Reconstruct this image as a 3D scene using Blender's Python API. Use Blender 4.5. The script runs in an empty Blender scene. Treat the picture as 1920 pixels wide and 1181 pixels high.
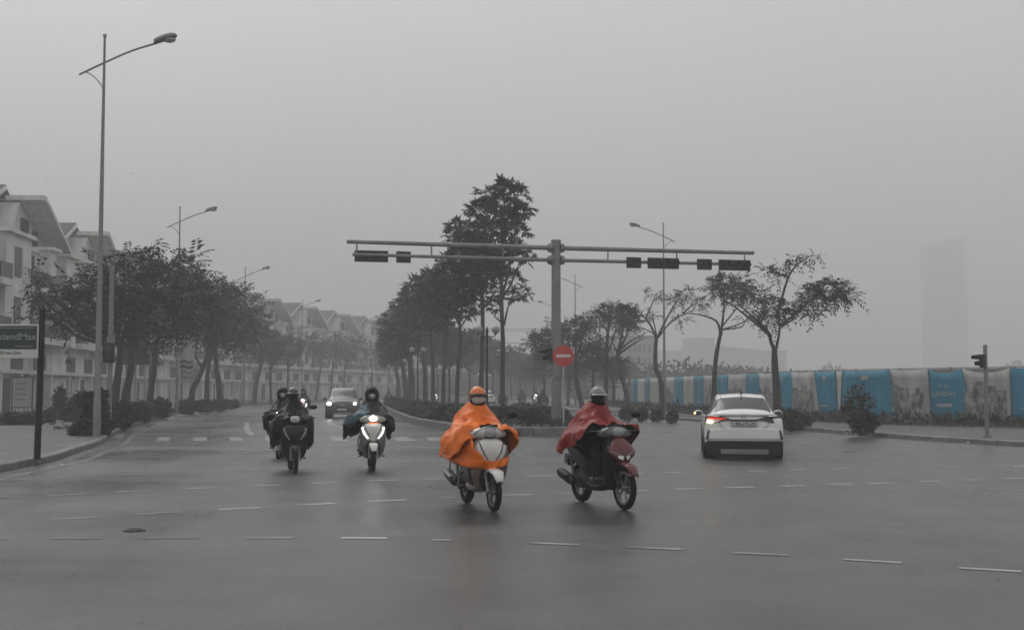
import bpy, math, random
import numpy as np
from mathutils import Vector, Matrix

# ------------------------------------------------------------------ camera, world, sun, exposure
S = bpy.context.scene
COL = S.collection
F, H, PW, PH, HZ = 2300.0, 1.57, 1920.0, 1181.0, 730.0
TH = math.atan((HZ - PH / 2) / F)
cam_d = bpy.data.cameras.new('camera'); cam = bpy.data.objects.new('camera', cam_d); COL.objects.link(cam)
cam.location = (0, 0, H); cam.rotation_euler = (math.pi / 2 + TH, 0, 0)
cam_d.sensor_width = 36; cam_d.lens = 36 * F / PW
cam_d.clip_start = 0.1; cam_d.clip_end = 9000
S.camera = cam
W = bpy.data.worlds.new('World'); S.world = W; W.use_nodes = True
nt = W.node_tree; nd = nt.nodes; lk = nt.links
bg = nd['Background']
SUN_EL, SUN_AZ = math.radians(52), math.radians(-35)      # azimuth from +Y towards +X
sky = nd.new('ShaderNodeTexSky'); sky.sky_type = 'NISHITA'; sky.sun_disc = False
sky.sun_elevation = SUN_EL; sky.sun_rotation = SUN_AZ
sky.air_density = 2.0; sky.dust_density = 8.0; sky.ozone_density = 1.0
hs = nd.new('ShaderNodeHueSaturation'); hs.inputs['Saturation'].default_value = 0.0
lk.new(sky.outputs[0], hs.inputs['Color'])
# an overcast deck evens the clear sky out
mixw = nd.new('ShaderNodeMix'); mixw.data_type = 'RGBA'; mixw.inputs[0].default_value = 0.72
tc = nd.new('ShaderNodeTexCoord'); cn = nd.new('ShaderNodeTexNoise'); cn.inputs['Scale'].default_value = 1.6; cn.inputs['Detail'].default_value = 3
cr = nd.new('ShaderNodeMapRange'); cr.inputs[1].default_value = 0.3; cr.inputs[2].default_value = 0.7; cr.inputs[3].default_value = 3.3; cr.inputs[4].default_value = 4.0
cc = nd.new('ShaderNodeCombineColor')
lk.new(tc.outputs['Generated'], cn.inputs['Vector']); lk.new(cn.outputs['Fac'], cr.inputs[0])
for i in range(3): lk.new(cr.outputs[0], cc.inputs[i])
lk.new(hs.outputs[0], mixw.inputs[6]); lk.new(cc.outputs[0], mixw.inputs[7])
lk.new(mixw.outputs[2], bg.inputs[0]); bg.inputs[1].default_value = 0.15
sl = bpy.data.lights.new('sun', 'SUN'); sl.energy = 0.5; sl.angle = math.radians(40); sl.color = (1, .99, .97)
so = bpy.data.objects.new('sun', sl); COL.objects.link(so)
sd = Vector((math.sin(SUN_AZ) * math.cos(SUN_EL), math.cos(SUN_AZ) * math.cos(SUN_EL), math.sin(SUN_EL)))
so.rotation_euler = sd.to_track_quat('Z', 'Y').to_euler()
S.view_settings.view_transform = 'Standard'; S.view_settings.look = 'None'
S.view_settings.exposure = 0.37; S.view_settings.gamma = 1.0
S.cycles.use_denoising = True
S.cycles.max_bounces = 6; S.cycles.diffuse_bounces = 3; S.cycles.glossy_bounces = 3; S.cycles.volume_bounces = 1
S.cycles.sample_clamp_indirect = 4.0; S.cycles.caustics_reflective = False; S.cycles.caustics_refractive = False

# ------------------------------------------------------------------ helpers
R = math.radians
rnd = random.Random(7)
def ray(px, py):
    u, v = px - PW / 2, py - PH / 2
    return u, F * math.cos(TH) + v * math.sin(TH), F * math.sin(TH) - v * math.cos(TH)
def G(px, py, z=0.0):                                     # pixel -> point on the plane at height z
    u, y, zz = ray(px, py); t = (z - H) / zz
    return Vector((u * t, y * t, z))
def at(px, py, Y):                                        # pixel -> point at depth Y
    u, y, zz = ray(px, py); t = Y / y
    return Vector((u * t, Y, H + zz * t))
def xg(px, Y):
    return Vector(((px - PW / 2) * Y / (F * math.cos(TH) + 140 * math.sin(TH)), Y, 0))

def new_mat(name):
    m = bpy.data.materials.new(name); m.use_nodes = True
    return m, m.node_tree, m.node_tree.nodes['Principled BSDF']
def mat(name, col, rough=.6, metal=0, var=.15, scale=6, bump=0, bscale=None, spec=.5, coat=0, stain=0):
    m, t, b = new_mat(name); n = t.nodes; L = t.links
    b.inputs['Roughness'].default_value = rough; b.inputs['Metallic'].default_value = metal
    b.inputs['Specular IOR Level'].default_value = spec; b.inputs['Coat Weight'].default_value = coat
    co = n.new('ShaderNodeTexCoord')
    no = n.new('ShaderNodeTexNoise'); no.inputs['Scale'].default_value = scale; no.inputs['Detail'].default_value = 5
    L.new(co.outputs['Object'], no.inputs['Vector'])
    mr = n.new('ShaderNodeMapRange'); mr.inputs[1].default_value = .3; mr.inputs[2].default_value = .7
    mr.inputs[3].default_value = 1 - var; mr.inputs[4].default_value = 1 + var
    L.new(no.outputs['Fac'], mr.inputs[0])
    val = mr.outputs[0]
    if stain:
        mp = n.new('ShaderNodeMapping'); mp.inputs['Scale'].default_value = (1.3, 1.3, .18)
        L.new(co.outputs['Object'], mp.inputs[0])
        n2 = n.new('ShaderNodeTexNoise'); n2.inputs['Scale'].default_value = 1.6; n2.inputs['Detail'].default_value = 6
        L.new(mp.outputs[0], n2.inputs['Vector'])
        m2 = n.new('ShaderNodeMapRange'); m2.inputs[1].default_value = .45; m2.inputs[2].default_value = .75
        m2.inputs[3].default_value = 1; m2.inputs[4].default_value = 1 - stain
        L.new(n2.outputs['Fac'], m2.inputs[0])
        mu = n.new('ShaderNodeMath'); mu.operation = 'MULTIPLY'; L.new(val, mu.inputs[0]); L.new(m2.outputs[0], mu.inputs[1]); val = mu.outputs[0]
    mx = n.new('ShaderNodeVectorMath'); mx.operation = 'SCALE'; mx.inputs[0].default_value = col
    L.new(val, mx.inputs['Scale']); L.new(mx.outputs[0], b.inputs['Base Color'])
    if bump:
        nb = n.new('ShaderNodeTexNoise'); nb.inputs['Scale'].default_value = bscale or scale * 6; nb.inputs['Detail'].default_value = 4
        L.new(co.outputs['Object'], nb.inputs['Vector'])
        bm_ = n.new('ShaderNodeBump'); bm_.inputs['Strength'].default_value = bump; bm_.inputs['Distance'].default_value = .02
        L.new(nb.outputs['Fac'], bm_.inputs['Height']); L.new(bm_.outputs[0], b.inputs['Normal'])
    return m
def emit(name, col, e):
    m, t, b = new_mat(name)
    b.inputs['Base Color'].default_value = (*col, 1); b.inputs['Emission Color'].default_value = (*col, 1)
    b.inputs['Emission Strength'].default_value = e; b.inputs['Roughness'].default_value = .2
    return m
def leafmat(name, col, var=.35):
    m, t, b = new_mat(name); n = t.nodes; L = t.links
    g = n.new('ShaderNodeNewGeometry'); mr = n.new('ShaderNodeMapRange'); mr.inputs[3].default_value = 1 - var; mr.inputs[4].default_value = 1 + var
    L.new(g.outputs['Random Per Island'], mr.inputs[0])
    mx = n.new('ShaderNodeVectorMath'); mx.operation = 'SCALE'; mx.inputs[0].default_value = col
    L.new(mr.outputs[0], mx.inputs['Scale']); L.new(mx.outputs[0], b.inputs['Base Color'])
    b.inputs['Roughness'].default_value = .55; b.inputs['Specular IOR Level'].default_value = .3
    return m

class MB:
    def __init__(s): s.v = []; s.f = []; s.m = []; s.mi = 0
    def add(s, vs, fs):
        o = len(s.v); s.v += [tuple(p) for p in vs]; s.f += [tuple(i + o for i in f) for f in fs]; s.m += [s.mi] * len(fs); return s
    def box(s, x0, x1, y0, y1, z0, z1, M=None):
        vs = [Vector((x, y, z)) for z in (z0, z1) for y in (y0, y1) for x in (x0, x1)]
        if M is not None: vs = [M @ p for p in vs]
        return s.add(vs, [(0, 2, 3, 1), (4, 5, 7, 6), (0, 1, 5, 4), (2, 6, 7, 3), (0, 4, 6, 2), (1, 3, 7, 5)])
    def obox(s, c, size, rot=(0, 0, 0)):
        from mathutils import Euler
        M = Matrix.Translation(Vector(c)) @ Euler(rot).to_matrix().to_4x4(); a, b, d = [q / 2 for q in size]
        return s.box(-a, a, -b, b, -d, d, M)
    def tube(s, pts, rad, n=8, cap=True):
        pts = [Vector(p) for p in pts]
        if not isinstance(rad, (list, tuple)): rad = [rad] * len(pts)
        rings = []; ref = None
        for i, p in enumerate(pts):
            t = (pts[min(i + 1, len(pts) - 1)] - pts[max(i - 1, 0)])
            if t.length < 1e-9: t = Vector((0, 0, 1))
            t.normalize()
            if ref is None:
                ref = Vector((1, 0, 0)) if abs(t.x) < .8 else Vector((0, 1, 0))
            a = (ref - t * ref.dot(t))
            if a.length < 1e-6: a = t.orthogonal()
            a.normalize(); b = t.cross(a); ref = a
            rings.append([p + (a * math.cos(k * math.tau / n) + b * math.sin(k * math.tau / n)) * rad[i] for k in range(n)])
        vs = [q for r in rings for q in r]; fs = []
        for i in range(len(rings) - 1):
            for k in range(n):
                fs.append((i * n + k, i * n + (k + 1) % n, (i + 1) * n + (k + 1) % n, (i + 1) * n + k))
        if cap:
            fs.append(tuple(range(n))[::-1]); fs.append(tuple(range((len(rings) - 1) * n, len(rings) * n)))
        return s.add(vs, fs)
    def loft(s, rings, closed=True, cap=True):
        n = len(rings[0]); vs = [q for r in rings for q in r]; fs = []
        for i in range(len(rings) - 1):
            for k in range(n if closed else n - 1):
                fs.append((i * n + k, i * n + (k + 1) % n, (i + 1) * n + (k + 1) % n, (i + 1) * n + k))
        if cap and closed:
            fs.append(tuple(range(n))[::-1]); fs.append(tuple(range((len(rings) - 1) * n, len(rings) * n)))
        return s.add(vs, fs)
    def ell(s, c, r, nu=16, nv=10, v0=-90, v1=90, M=None):
        rings = []
        for j in range(nv + 1):
            a = R(v0 + (v1 - v0) * j / nv)
            ring = [Vector((r[0] * math.cos(a) * math.cos(k * math.tau / nu), r[1] * math.cos(a) * math.sin(k * math.tau / nu), r[2] * math.sin(a))) for k in range(nu)]
            if M is not None: ring = [M @ p for p in ring]
            rings.append([p + Vector(c) for p in ring])
        return s.loft(rings, True, True)
    def prism(s, poly, axis, a0, a1):                      # poly in the two other axes, extruded along axis
        def P(u, w, a): return {'x': (a, u, w), 'y': (u, a, w), 'z': (u, w, a)}[axis]
        n = len(poly); vs = [P(u, w, a0) for u, w in poly] + [P(u, w, a1) for u, w in poly]
        fs = [tuple(range(n))[::-1], tuple(range(n, 2 * n))] + [(k, (k + 1) % n, n + (k + 1) % n, n + k) for k in range(n)]
        return s.add(vs, fs)
    def build(s, name, mats, parent=None, smooth=False, loc=None, bevel=0, fix=True):
        me = bpy.data.meshes.new(name); me.from_pydata(s.v, [], s.f)
        if not isinstance(mats, (list, tuple)): mats = [mats]
        for m in mats: me.materials.append(m)
        if len(mats) > 1: me.polygons.foreach_set('material_index', s.m)
        if fix:
            import bmesh
            bm = bmesh.new(); bm.from_mesh(me); bmesh.ops.recalc_face_normals(bm, faces=bm.faces); bm.to_mesh(me); bm.free()
        if smooth:
            me.polygons.foreach_set('use_smooth', [True] * len(me.polygons))
            try: me.set_sharp_from_angle(angle=R(smooth if smooth is not True else 45))
            except Exception: pass
        me.update()
        o = bpy.data.objects.new(name, me); COL.objects.link(o)
        if parent: o.parent = parent
        if loc is not None: o.location = loc
        if bevel:
            b = o.modifiers.new('bevel', 'BEVEL'); b.width = bevel; b.segments = 2; b.limit_method = 'ANGLE'
        return o
def tag(o, label=None, cat=None, group=None, kind=None):
    if label: o['label'] = label
    if cat: o['category'] = cat
    if group: o['group'] = group
    if kind: o['kind'] = kind
    return o
def empty(name, loc, rz=0, label=None, cat=None, group=None):
    o = bpy.data.objects.new(name, None); COL.objects.link(o); o.location = loc; o.rotation_euler = (0, 0, rz)
    return tag(o, label, cat, group)
CH = {}
def copy_tree(o, parent=None):
    c = o.copy(); COL.objects.link(c)
    if parent: c.parent = parent
    for ch in [k for k in bpy.data.objects if k.parent == o]: copy_tree(ch, c)
    return c
def place(o, loc, rz, label, group=None):
    o.location = loc; o.rotation_euler = (0, 0, rz); o['label'] = label
    if group: o['group'] = group
    return o
def catmull(pts, n):
    pts = [Vector(p) for p in pts]; out = []
    for i in range(len(pts) - 1):
        p0, p1, p2, p3 = pts[max(i - 1, 0)], pts[i], pts[i + 1], pts[min(i + 2, len(pts) - 1)]
        for k in range(n):
            t = k / n
            out.append(.5 * ((2 * p1) + (p2 - p0) * t + (2 * p0 - 5 * p1 + 4 * p2 - p3) * t * t + (3 * p1 - p0 - 3 * p2 + p3) * t ** 3))
    return out + [pts[-1]]
def sheet(name, poly, z, m, kind='structure', loc=None):   # flat polygon on the ground
    import bmesh
    bm = bmesh.new(); f = bm.faces.new([bm.verts.new((p[0], p[1], z)) for p in poly])
    bmesh.ops.triangulate(bm, faces=bm.faces); bmesh.ops.recalc_face_normals(bm, faces=bm.faces)
    if bm.faces and sum(q.normal.z for q in bm.faces) < 0: bmesh.ops.reverse_faces(bm, faces=bm.faces)
    me = bpy.data.meshes.new(name); bm.to_mesh(me); bm.free(); me.materials.append(m)
    o = bpy.data.objects.new(name, me); COL.objects.link(o); tag(o, kind=kind); return o
def text(s, size, m, parent, loc, rot, name='lettering', align='CENTER', ext=.004, bold=0):
    c = bpy.data.curves.new(name, 'FONT'); c.body = s; c.size = size; c.align_x = align; c.align_y = 'CENTER'; c.extrude = ext; c.offset = bold
    c.materials.append(m)
    o = bpy.data.objects.new(name, c); COL.objects.link(o); bpy.context.view_layer.update()
    me = bpy.data.meshes.new_from_object(o.evaluated_get(bpy.context.evaluated_depsgraph_get())); bpy.data.objects.remove(o)
    o = bpy.data.objects.new(name, me); COL.objects.link(o); o.parent = parent; o.location = loc; o.rotation_euler = rot; return o

# ------------------------------------------------------------------ materials
def asphalt_mat():
    m, t, b = new_mat('wet asphalt'); n = t.nodes; L = t.links
    co = n.new('ShaderNodeTexCoord')
    def noise(sc, det, vec=None, ro=.5):
        x = n.new('ShaderNodeTexNoise'); x.inputs['Scale'].default_value = sc; x.inputs['Detail'].default_value = det; x.inputs['Roughness'].default_value = ro
        L.new(vec or co.outputs['Object'], x.inputs['Vector']); return x.outputs['Fac']
    def rng(v, a, b_, c, d):
        x = n.new('ShaderNodeMapRange'); x.inputs[1].default_value = a; x.inputs[2].default_value = b_; x.inputs[3].default_value = c; x.inputs[4].default_value = d
        L.new(v, x.inputs[0]); return x.outputs[0]
    def mul(a, b_):
        x = n.new('ShaderNodeMath'); x.operation = 'MULTIPLY'; L.new(a, x.inputs[0]); L.new(b_, x.inputs[1]); return x.outputs[0]
    mp = n.new('ShaderNodeMapping'); mp.inputs['Scale'].default_value = (.16, .8, 1); L.new(co.outputs['Object'], mp.inputs[0])
    big = noise(.35, 6, mp.outputs[0], .6); mid = noise(.9, 6); fine = noise(60, 3); spots = noise(14, 4)
    m3 = n.new('ShaderNodeMapping'); m3.inputs['Scale'].default_value = (.5, .09, 1); m3.inputs['Rotation'].default_value = (0, 0, .15); L.new(co.outputs['Object'], m3.inputs[0])
    trk = noise(1.1, 5, m3.outputs[0], .55)
    vo = n.new('ShaderNodeTexVoronoi'); vo.feature = 'DISTANCE_TO_EDGE'; vo.inputs['Scale'].default_value = .22; wv = n.new('ShaderNodeVectorMath'); wv.operation = 'ADD'; nw = n.new('ShaderNodeTexNoise'); nw.inputs['Scale'].default_value = 1.2; nw.inputs['Detail'].default_value = 6; L.new(co.outputs['Object'], nw.inputs['Vector']); L.new(co.outputs['Object'], wv.inputs[0]); L.new(nw.outputs['Color'], wv.inputs[1]); L.new(wv.outputs[0], vo.inputs['Vector'])
    crk = rng(vo.outputs['Distance'], 0, .006, .72, 1)
    v = mul(rng(big, .32, .68, .60, 1.36), rng(mid, .3, .7, .76, 1.24)); v = mul(v, rng(trk, .35, .65, .76, 1.2)); v = mul(v, crk); v = mul(v, rng(fine, .3, .7, .6, 1.4)); v = mul(v, rng(spots, .35, .7, .86, 1.12))
    mx = n.new('ShaderNodeVectorMath'); mx.operation = 'SCALE'; mx.inputs[0].default_value = (.060, .063, .061)
    L.new(v, mx.inputs['Scale']); L.new(mx.outputs[0], b.inputs['Base Color'])
    L.new(rng(mul(big, trk), .15, .4, .25, .52), b.inputs['Roughness'])
    b.inputs['Specular IOR Level'].default_value = .45
    bp = n.new('ShaderNodeBump'); bp.inputs['Strength'].default_value = .35; bp.inputs['Distance'].default_value = .006
    L.new(noise(90, 2), bp.inputs['Height']); L.new(bp.outputs[0], b.inputs['Normal'])
    return m
def paint_mat(nm='road paint', lo=.30, hi=.5, c=.52):
    m, t, b = new_mat(nm); n = t.nodes; L = t.links
    co = n.new('ShaderNodeTexCoord')
    x = n.new('ShaderNodeTexNoise'); x.inputs['Scale'].default_value = 1.3; x.inputs['Detail'].default_value = 8; x.inputs['Roughness'].default_value = .7
    L.new(co.outputs['Object'], x.inputs['Vector'])
    r = n.new('ShaderNodeMapRange'); r.inputs[1].default_value = lo; r.inputs[2].default_value = hi; L.new(x.outputs['Fac'], r.inputs[0])
    mx = n.new('ShaderNodeMix'); mx.data_type = 'RGBA'; mx.inputs[6].default_value = (.085, .085, .082, 1); mx.inputs[7].default_value = (c, c, c * .98, 1)
    L.new(r.outputs[0], mx.inputs[0]); L.new(mx.outputs[2], b.inputs['Base Color'])
    b.inputs['Roughness'].default_value = .35; b.inputs['Specular IOR Level'].default_value = .38
    return m
M = {}
M['asphalt'] = asphalt_mat(); M['paint'] = paint_mat(); M['paint_faint'] = paint_mat('faint old paint', .36, .75, .20); M['paint_worn'] = paint_mat('worn road paint', .34, .60, .36)
M['paving'] = mat('paving blocks', (.105, .10, .093), .7, var=.3, scale=1.2, bump=.6, bscale=14)
def paving_mat():
    m, t, b = new_mat('paving blocks'); n = t.nodes; L = t.links; co = n.new('ShaderNodeTexCoord')
    br = n.new('ShaderNodeTexBrick'); br.inputs['Scale'].default_value = 2.2; br.inputs['Color1'].default_value = (.115, .11, .10, 1); br.inputs['Color2'].default_value = (.085, .082, .076, 1); br.inputs['Mortar'].default_value = (.045, .045, .04, 1); br.inputs['Mortar Size'].default_value = .03
    L.new(co.outputs['Object'], br.inputs['Vector'])
    a = n.new('ShaderNodeTexNoise'); a.inputs['Scale'].default_value = .9; a.inputs['Detail'].default_value = 8; a.inputs['Roughness'].default_value = .65; L.new(co.outputs['Object'], a.inputs['Vector'])
    r = n.new('ShaderNodeMapRange'); r.inputs[1].default_value = .3; r.inputs[2].default_value = .7; r.inputs[3].default_value = .5; r.inputs[4].default_value = 1.4; L.new(a.outputs['Fac'], r.inputs[0])
    x = n.new('ShaderNodeVectorMath'); x.operation = 'SCALE'; L.new(br.outputs['Color'], x.inputs[0]); L.new(r.outputs[0], x.inputs['Scale']); L.new(x.outputs[0], b.inputs['Base Color'])
    r2 = n.new('ShaderNodeMapRange'); r2.inputs[3].default_value = .75; r2.inputs[4].default_value = .45; L.new(a.outputs['Fac'], r2.inputs[0]); L.new(r2.outputs[0], b.inputs['Roughness']); return m
M['paving'] = paving_mat()
M['gutter'] = mat('gutter dirt', (.045, .044, .040), .6, var=.5, scale=1.1, bump=.4, bscale=20)
M['kerb'] = mat('kerb concrete', (.15, .15, .145), .6, var=.3, scale=2, bump=.3)
M['kerbside'] = mat('kerb side stone', (.17, .165, .16), .6, var=.3, scale=2.5, bump=.3, stain=.4)
M['soil'] = mat('earth and weeds', (.05, .055, .045), .9, var=.5, scale=1.5, bump=.8)
M['field'] = mat('open ground', (.07, .072, .062), .9, var=.35, scale=.08, bump=.2)
M['galv'] = mat('galvanised steel', (.20, .205, .205), .5, .3, var=.12, scale=3)
M['gantry'] = mat('weathered pole steel', (.21, .21, .20), .5, .25, var=.14, scale=2.2, stain=.25)
M['black'] = mat('black plastic', (.006, .006, .007), .5, var=.2, scale=12, spec=.25)
M['gloss_black'] = mat('glossy black paint', (.006, .006, .007), .3, var=.1, scale=8, coat=.05, spec=.3)
M['dark'] = mat('dark iron paint', (.012, .012, .013), .55, var=.2, scale=6, spec=.3)
M['rubber'] = mat('tyre rubber', (.008, .008, .008), .8, var=.2, scale=20, spec=.2)
M['alloy'] = mat('cast alloy', (.25, .25, .25), .35, .8, var=.1)
M['chrome'] = mat('satin chrome', (.5, .5, .5), .2, .9, var=.05)
M['white_car'] = mat('white car paint', (.82, .82, .81), .25, var=.05, scale=3, coat=.6)
M['white_body'] = mat('white scooter plastic', (.62, .61, .59), .3, var=.07, scale=6, coat=.3)
M['brown_body'] = mat('dull rose grey scooter plastic', (.19, .125, .11), .3, var=.1, scale=6, coat=.3)
M['grey_body'] = mat('grey scooter plastic', (.16, .16, .16), .35, var=.1, scale=6, coat=.2)
M['red_body'] = mat('red scooter plastic', (.10, .009, .009), .28, var=.1, scale=6, coat=.3)
M['dark_car'] = mat('dark grey car paint', (.045, .046, .05), .25, var=.1, scale=3, coat=.5)
M['glass'] = mat('tinted glass', (.035, .04, .042), .08, var=.1, scale=1, spec=.7)
M['house_glass'] = mat('dark window glass', (.022, .026, .027), .35, var=.4, scale=.7, spec=.25)
M['wall'] = mat('grey white render', (.68, .675, .66), .8, var=.12, scale=.5, stain=.34)
M['trim'] = mat('white fascia', (.66, .65, .63), .7, var=.1, scale=1, stain=.3)
M['rooftile'] = mat('grey roof sheet', (.085, .085, .085), .9, var=.15, scale=1, bump=.3)
M['bark'] = mat('bark', (.045, .043, .040), .85, var=.4, scale=5, bump=.8, bscale=18)
M['leaf'] = leafmat('foliage', (.025, .034, .031))
M['leaf2'] = leafmat('foliage olive', (.032, .042, .037))
M['leaf3'] = leafmat('hedge leaves', (.030, .034, .027), .5)
M['grass'] = leafmat('grass blades', (.035, .042, .03), .5)
M['orange'] = mat('orange poncho plastic', (.80, .16, .008), .40, var=.12, scale=5, bump=.5, bscale=16, coat=.05, spec=.35)
M['red'] = mat('dark red poncho plastic', (.22, .012, .008), .45, var=.2, scale=5, bump=.5, bscale=16, coat=.05, spec=.3)
M['blackcloth'] = mat('black poncho plastic', (.006, .006, .008), .45, var=.25, scale=5, bump=.5, bscale=16, spec=.22)
M['greycloth'] = mat('dark grey poncho plastic', (.016, .019, .021), .45, var=.25, scale=5, bump=.5, bscale=16, spec=.25)
M['blue'] = mat('teal blue poncho plastic', (.018, .065, .10), .5, var=.2, scale=5, bump=.4, bscale=16)
M['skin'] = mat('skin', (.30, .19, .14), .55, var=.06)
M['mask'] = mat('face mask', (.55, .55, .54), .7, var=.05)
M['blackmask'] = mat('black mask', (.007, .007, .008), .7, var=.1)
M['trousers'] = mat('dark trousers', (.010, .011, .013), .8, var=.2)
M['orange_helm'] = mat('orange helmet', (.72, .17, .02), .3, var=.05, coat=.4)
M['blackhelm'] = mat('black helmet', (.02, .02, .02), .25, var=.1, coat=.5)
M['grey_helm'] = mat('grey helmet', (.21, .21, .20), .35, var=.05, coat=.4)
M['sign_red'] = mat('sign red', (.50, .035, .03), .45, var=.08)
M['sign_white'] = mat('sign white', (.60, .60, .58), .5, var=.06)
M['board_dark'] = mat('dark signboard', (.016, .034, .030), .5, var=.1, scale=2)
M['banner_letter'] = mat('pale banner lettering', (.34, .35, .35), .6, var=.15)
M['letter'] = mat('pale lettering', (.30, .30, .30), .5, var=.1)
M['banner_blue'] = mat('teal blue banner vinyl', (.005, .20, .32), .55, var=.14, scale=.9, bump=.25, bscale=2, stain=.3)
M['banner_white'] = mat('white banner vinyl', (.42, .42, .405), .55, var=.14, scale=1.1, bump=.25, bscale=2, stain=.35)
M['pic_dark'] = mat('printed dark grey', (.05, .055, .052), .6, var=.5, scale=3)
def print_mat():
    m, t, b = new_mat('printed street view'); n = t.nodes; L = t.links; co = n.new('ShaderNodeTexCoord')
    mp = n.new('ShaderNodeMapping'); mp.inputs['Scale'].default_value = (1, 1, .55); L.new(co.outputs['Object'], mp.inputs[0])
    a = n.new('ShaderNodeTexNoise'); a.inputs['Scale'].default_value = 3.4; a.inputs['Detail'].default_value = 7; a.inputs['Roughness'].default_value = .7; L.new(mp.outputs[0], a.inputs['Vector'])
    v = n.new('ShaderNodeTexVoronoi'); v.inputs['Scale'].default_value = 5; v.distance = 'CHEBYCHEV'; L.new(mp.outputs[0], v.inputs['Vector'])
    mu = n.new('ShaderNodeMath'); mu.operation = 'ADD'; L.new(a.outputs['Fac'], mu.inputs[0]); s2 = n.new('ShaderNodeMath'); s2.operation = 'MULTIPLY'; s2.inputs[1].default_value = .35; L.new(v.outputs['Distance'], s2.inputs[0]); L.new(s2.outputs[0], mu.inputs[1])
    r = n.new('ShaderNodeValToRGB'); r.color_ramp.elements[0].position = .52; r.color_ramp.elements[0].color = (.045, .05, .048, 1); r.color_ramp.elements[1].position = .78; r.color_ramp.elements[1].color = (.33, .33, .31, 1)
    e = r.color_ramp.elements.new(.62); e.color = (.15, .155, .145, 1)
    L.new(mu.outputs[0], r.inputs[0]); L.new(r.outputs[0], b.inputs['Base Color']); b.inputs['Roughness'].default_value = .6
    return m
M['print'] = print_mat()
M['pic_mid'] = mat('printed mid grey', (.14, .14, .13), .6, var=.4, scale=3)
M['globe'] = mat('milky globe glass', (.34, .34, .32), .4, var=.1)
M['lens'] = mat('clear lens', (.35, .35, .35), .12, var=.1)
M['far_wall'] = mat('far building wall', (.22, .22, .21), .8, var=.1, scale=.1)
M['tail_red'] = mat('red lamp glass', (.11, .022, .02), .2, var=.1)
M['tail_dark'] = mat('dark lamp glass', (.03, .026, .026), .15, var=.1)
M['amber'] = emit('lit amber lamp', (1.0, .30, .06), 2.0)
M['headlit'] = emit('lit headlamp', (1.0, .97, .92), 8.0)
M['headdim'] = emit('dim lit headlamp', (1.0, .97, .92), 3.0)
M['sunred'] = emit('lit red lamp', (1.0, .06, .03), .4)
# ------------------------------------------------------------------ ground, road, pavements, island
sheet('ground', [(-1300, -40), (1300, -40), (1300, 2600), (-1300, 2600)], -.05, M['field'])
sheet('road', [(-70, -30), (90, -30), (90, 360), (-70, 360)], 0, M['asphalt'])
LK = [(-30, 13.5)] + [tuple(G(*p)[:2]) for p in [(-420, 975), (-200, 925)]] + [tuple(G(*p)[:2]) for p in [(0, 885), (60, 873), (100, 865), (150, 847), (190, 833), (215, 815), (250, 802), (300, 786), (340, 775), (390, 768.5), (450, 763)]] + [(-25.2, 129), (-23, 150), (-19.5, 181), (-13, 225), (-2, 290), (15, 355)]
RK = [(45, 12), (27, 20), (20, 25.6), (16.6, 29.5)] + [tuple(G(*p)[:2]) for p in [(1920, 837), (1709, 824), (1595, 815), (1476, 804), (1306, 790), (1157, 781), (1100, 776), (1050, 767)]] + [(2.9, 122), (3.4, 146), (5.8, 176), (10, 220), (20, 285), (32, 355)]
LK = [Vector((p[0], p[1], 0)) for p in LK]; RK = [Vector((p[0], p[1], 0)) for p in RK]
def smooth_line(l, n=5): return catmull(l, n)
LKs, RKs = smooth_line(LK), smooth_line(RK)
def strip(mb, line, o0, o1, z0, z1, closed=False):         # kerb profile swept along a line, offsets to its left
    n = len(line); nr = []
    for i in range(n):
        a = line[(i - 1) % n] if closed else line[max(i - 1, 0)]; b = line[(i + 1) % n] if closed else line[min(i + 1, n - 1)]
        t = (b - a); t.z = 0; t.normalize(); nr.append(Vector((-t.y, t.x, 0)))
    rings = []
    e = .025
    for i in range(n):
        p = line[i]
        rings.append([p + nr[i] * o0 + Vector((0, 0, z0)), p + nr[i] * o0 + Vector((0, 0, z1 - e)), p + nr[i] * (o0 + e * (1 if o1 > o0 else -1)) + Vector((0, 0, z1)), p + nr[i] * o1 + Vector((0, 0, z1)), p + nr[i] * o1 + Vector((0, 0, z0))])
    if closed: rings.append(rings[0])
    mb.loft(rings, True, not closed)
def offs(line, d):
    out = []
    for i in range(len(line)):
        a = line[max(i - 1, 0)]; b = line[min(i + 1, len(line) - 1)]; t = (b - a).normalized()
        out.append(line[i] + Vector((-t.y, t.x, 0)) * d)
    return out
mb = MB(); strip(mb, LKs, 0, .22, -.04, .15); o = mb.build('kerb', M['kerbside'], smooth=30); tag(o, kind='structure')
mb = MB(); strip(mb, RKs, 0, -.22, -.04, .15); o = mb.build('kerb', M['kerbside'], smooth=30); tag(o, kind='structure')
def side_slab(line, xo):
    v = [(p.x, p.y, .125) for p in line] + [(xo, p.y, .125) for p in line]; n = len(line); mb = MB(); mb.add(v, [(i, i + 1, n + i + 1, n + i) for i in range(n - 1)])
    o = mb.build('pavement', M['paving']); tag(o, kind='structure')
    for q in o.data.polygons:
        if q.normal.z < 0: q.flip()
side_slab(offs(LKs, .2), -69); side_slab(offs(RKs, -.2), 89)
def gutter(line, d0, d1):
    rr = random.Random(4); a = offs(line, d0); b = [p.lerp(q, rr.uniform(.45, 1)) for p, q in zip(a, offs(line, d1))]; n = len(a); mb = MB()
    mb.add([(p.x, p.y, .003) for p in a] + [(p.x, p.y, .003) for p in b], [(i, i + 1, n + i + 1, n + i) for i in range(n - 1)]); o = mb.build('gutter', M['gutter']); tag(o, kind='structure')
    for q in o.data.polygons:
        if q.normal.z < 0: q.flip()
gutter(LKs, .0, -.45); gutter(RKs, .0, .45)
mb = MB()
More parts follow.
